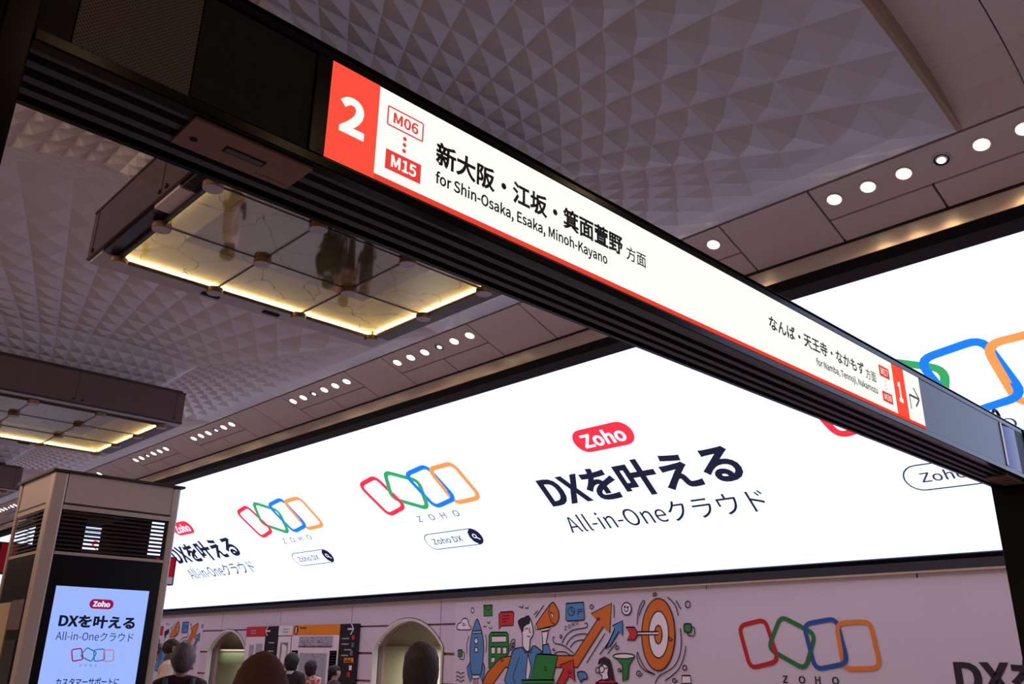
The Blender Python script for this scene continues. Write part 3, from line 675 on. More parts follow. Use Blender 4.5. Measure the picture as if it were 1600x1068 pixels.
rings(on_kiosk, 2.293, -.062, .312, .10, .0085, dict(r=E_kr, g=E_kg, b=E_kb, o=E_ko), scr, -.002)
for i, ch in enumerate('ZOHO'): ktext(ch, 2.368+i*.036, 2.382+i*.036, -.094, -.080, E_kink)
ktext('カスタマーサポートに', 2.225, 2.672, -.225, -.172, E_kink, .006)
for i in range(3): ktext('ビジネスを支える', 2.25, 2.65, -.34-.1*i, -.29-.1*i, E_kink, .006) if i < 0 else None

# hanging red sign farther down the hall
hs = thing('station_sign', 'dark signboard on a pole, red and grey end showing past the kiosk', 'sign', (-16, 5.3, 1.19))
MB().box(-16.14, -16.0, 3.84, 6.80, 1.178, 1.68).build('casing', m_black2, hs)
rect(lambda u, v, e=0: (-16+e, u, v), 6.42, 6.775, 1.325, 1.66, emis('far_sign_red', (150, 20, 36), .9), hs, 'red_panel', .004)
rect(lambda u, v, e=0: (-16+e, u, v), 6.42, 6.775, 1.195, 1.32, emis('far_sign_grey', (150, 140, 150), .8), hs, 'grey_panel', .004)
rect(lambda u, v, e=0: (-16+e, u, v), 3.87, 4.12, 1.20, 1.66, emis('far_sign_red_dim', (110, 16, 28), .8), hs, 'red_panel', .004)
MB().box(-16.11, -16.03, 5.26, 5.34, -CZ, 1.18).build('stand_pole', m_black2, hs)

# ------------------------------------------------------------------ information board on the wall
bd = thing('information_board', 'wide wall board of station maps with red and orange headers', 'board', (-19.6, YW-.08, -.2))
MB().box(-22.2, -17.05, YW-.09, YW-.01, -1.3, .70).build('board_panel', mat('board_black', (28, 20, 30), .4), bd)
def br(u0, u1, v0, v1, m, nm='printed_field', e=.094): return rect(on_wall, u0, u1, v0, v1, m, bd, nm, e)
b_w = mat('board_white', (226, 208, 222), .5); b_r = mat('board_red', (196, 30, 48), .5); b_o = mat('board_orange', (226, 124, 20), .5); b_p = mat('board_peach', (232, 160, 140), .5); b_gr = mat('board_grey', (160, 156, 172), .5); b_gd = mat('board_mid', (110, 104, 112), .5)
br(-22.2, -21.17, .46, .70, b_r); br(-22.18, -21.17, -1.28, .45, b_w); br(-20.52, -19.84, .47, .70, b_w); br(-20.50, -19.87, -1.2, .45, b_w); br(-19.84, -17.74, .47, .70, b_o); br(-19.84, -17.74, -1.28, .465, b_w)
br(-19.80, -19.50, -1.2, .12, b_p); br(-18.10, -17.80, -1.2, .12, b_p); br(-19.42, -18.20, -1.2, .06, b_gr, e=.096); br(-19.50, -18.0, .20, .44, b_gr, e=.096)
br(-20.36, -20.0, -.3, .30, b_gd, e=.096); poly(on_wall, [(-20.30, .28), (-20.05, .22), (-20.03, -.05), (-20.15, -.25), (-20.30, -.1), (-20.27, .1)], b_w, bd, 'printed_map', .098)
br(-21.95, -21.7, -.6, .25, b_gr, e=.096); br(-21.6, -21.25, -.6, .28, b_gr, e=.096)
mb = MB()
for (u, v, d) in ((-21.05, .585, -1), (-17.30, .585, 1)):
    ribbon(mb, on_wall, [(u-.12*d, v), (u+.12*d, v)], .035, False, .098); ribbon(mb, on_wall, [(u+.01*d, v+.12), (u+.12*d, v), (u+.01*d, v-.12)], .035, False, .099)
mb.build('arrow', b_w, bd)
text('i', on_wall, -19.70, -19.64, .52, .66, b_w, bd, 'info_letter', .03, .100)
poly(on_wall, [(-19.67+.10*math.cos(a*.4488), .59+.105*math.sin(a*.4488)) for a in range(14)], mat('board_ink', (50, 26, 20), .5), bd, 'info_disc', .097)
mb = MB()
for i in range(46):
    u = random.uniform(-19.45, -18.05); v = random.uniform(.21, .43); ribbon(mb, on_wall, [(u, v), (u+random.uniform(.03, .1), v)], .012, False, .098)
for i in range(70):
    u = random.uniform(-19.4, -18.3); v = random.uniform(-.6, .04); ribbon(mb, on_wall, [(u, v), (u+random.uniform(-.06, .08), v+random.uniform(-.05, .05))], .012, False, .098)
for i in range(12): ribbon(mb, on_wall, [(-19.50, .64-.0*i), (-19.2, .64)], .02, False, .098)
ribbon(mb, on_wall, [(-19.5, .205), (-18.02, .205)], .03, False, .099)
for u0 in (-19.77, -18.06):
    for i in range(12): ribbon(mb, on_wall, [(u0, .08-.06*i), (u0+.22, .08-.06*i)], .010, False, .098)
mb.build('printed_lines', mat('board_line', (90, 60, 80), .5), bd)['kind'] = 'stuff'
mb = MB()
for (u0, v) in ((-21.95, .60), (-21.95, .54), (-20.95, .30), (-20.95, .10), (-17.62, .38), (-17.62, .26), (-17.5, .14), (-17.6, .02), (-17.45, -.10), (-20.30, .62), (-20.30, .55)): ribbon(mb, on_wall, [(u0, v), (u0+.28, v)], .028, False, .1)
mb.build('printed_lines', b_gr, bd)['kind'] = 'stuff'
for (u, v, m) in ((-17.17, .40, b_r), (-17.17, .24, mat('board_teal', (60, 110, 130), .5)), (-17.2, .07, b_gd), (-17.42, -.08, b_o), (-17.28, -.08, b_o), (-17.15, -.08, b_o), (-17.2, -.24, b_w), (-17.25, -.38, b_r)):
    br(u-.055, u+.055, v-.05, v+.05, m, 'line_mark', .1)

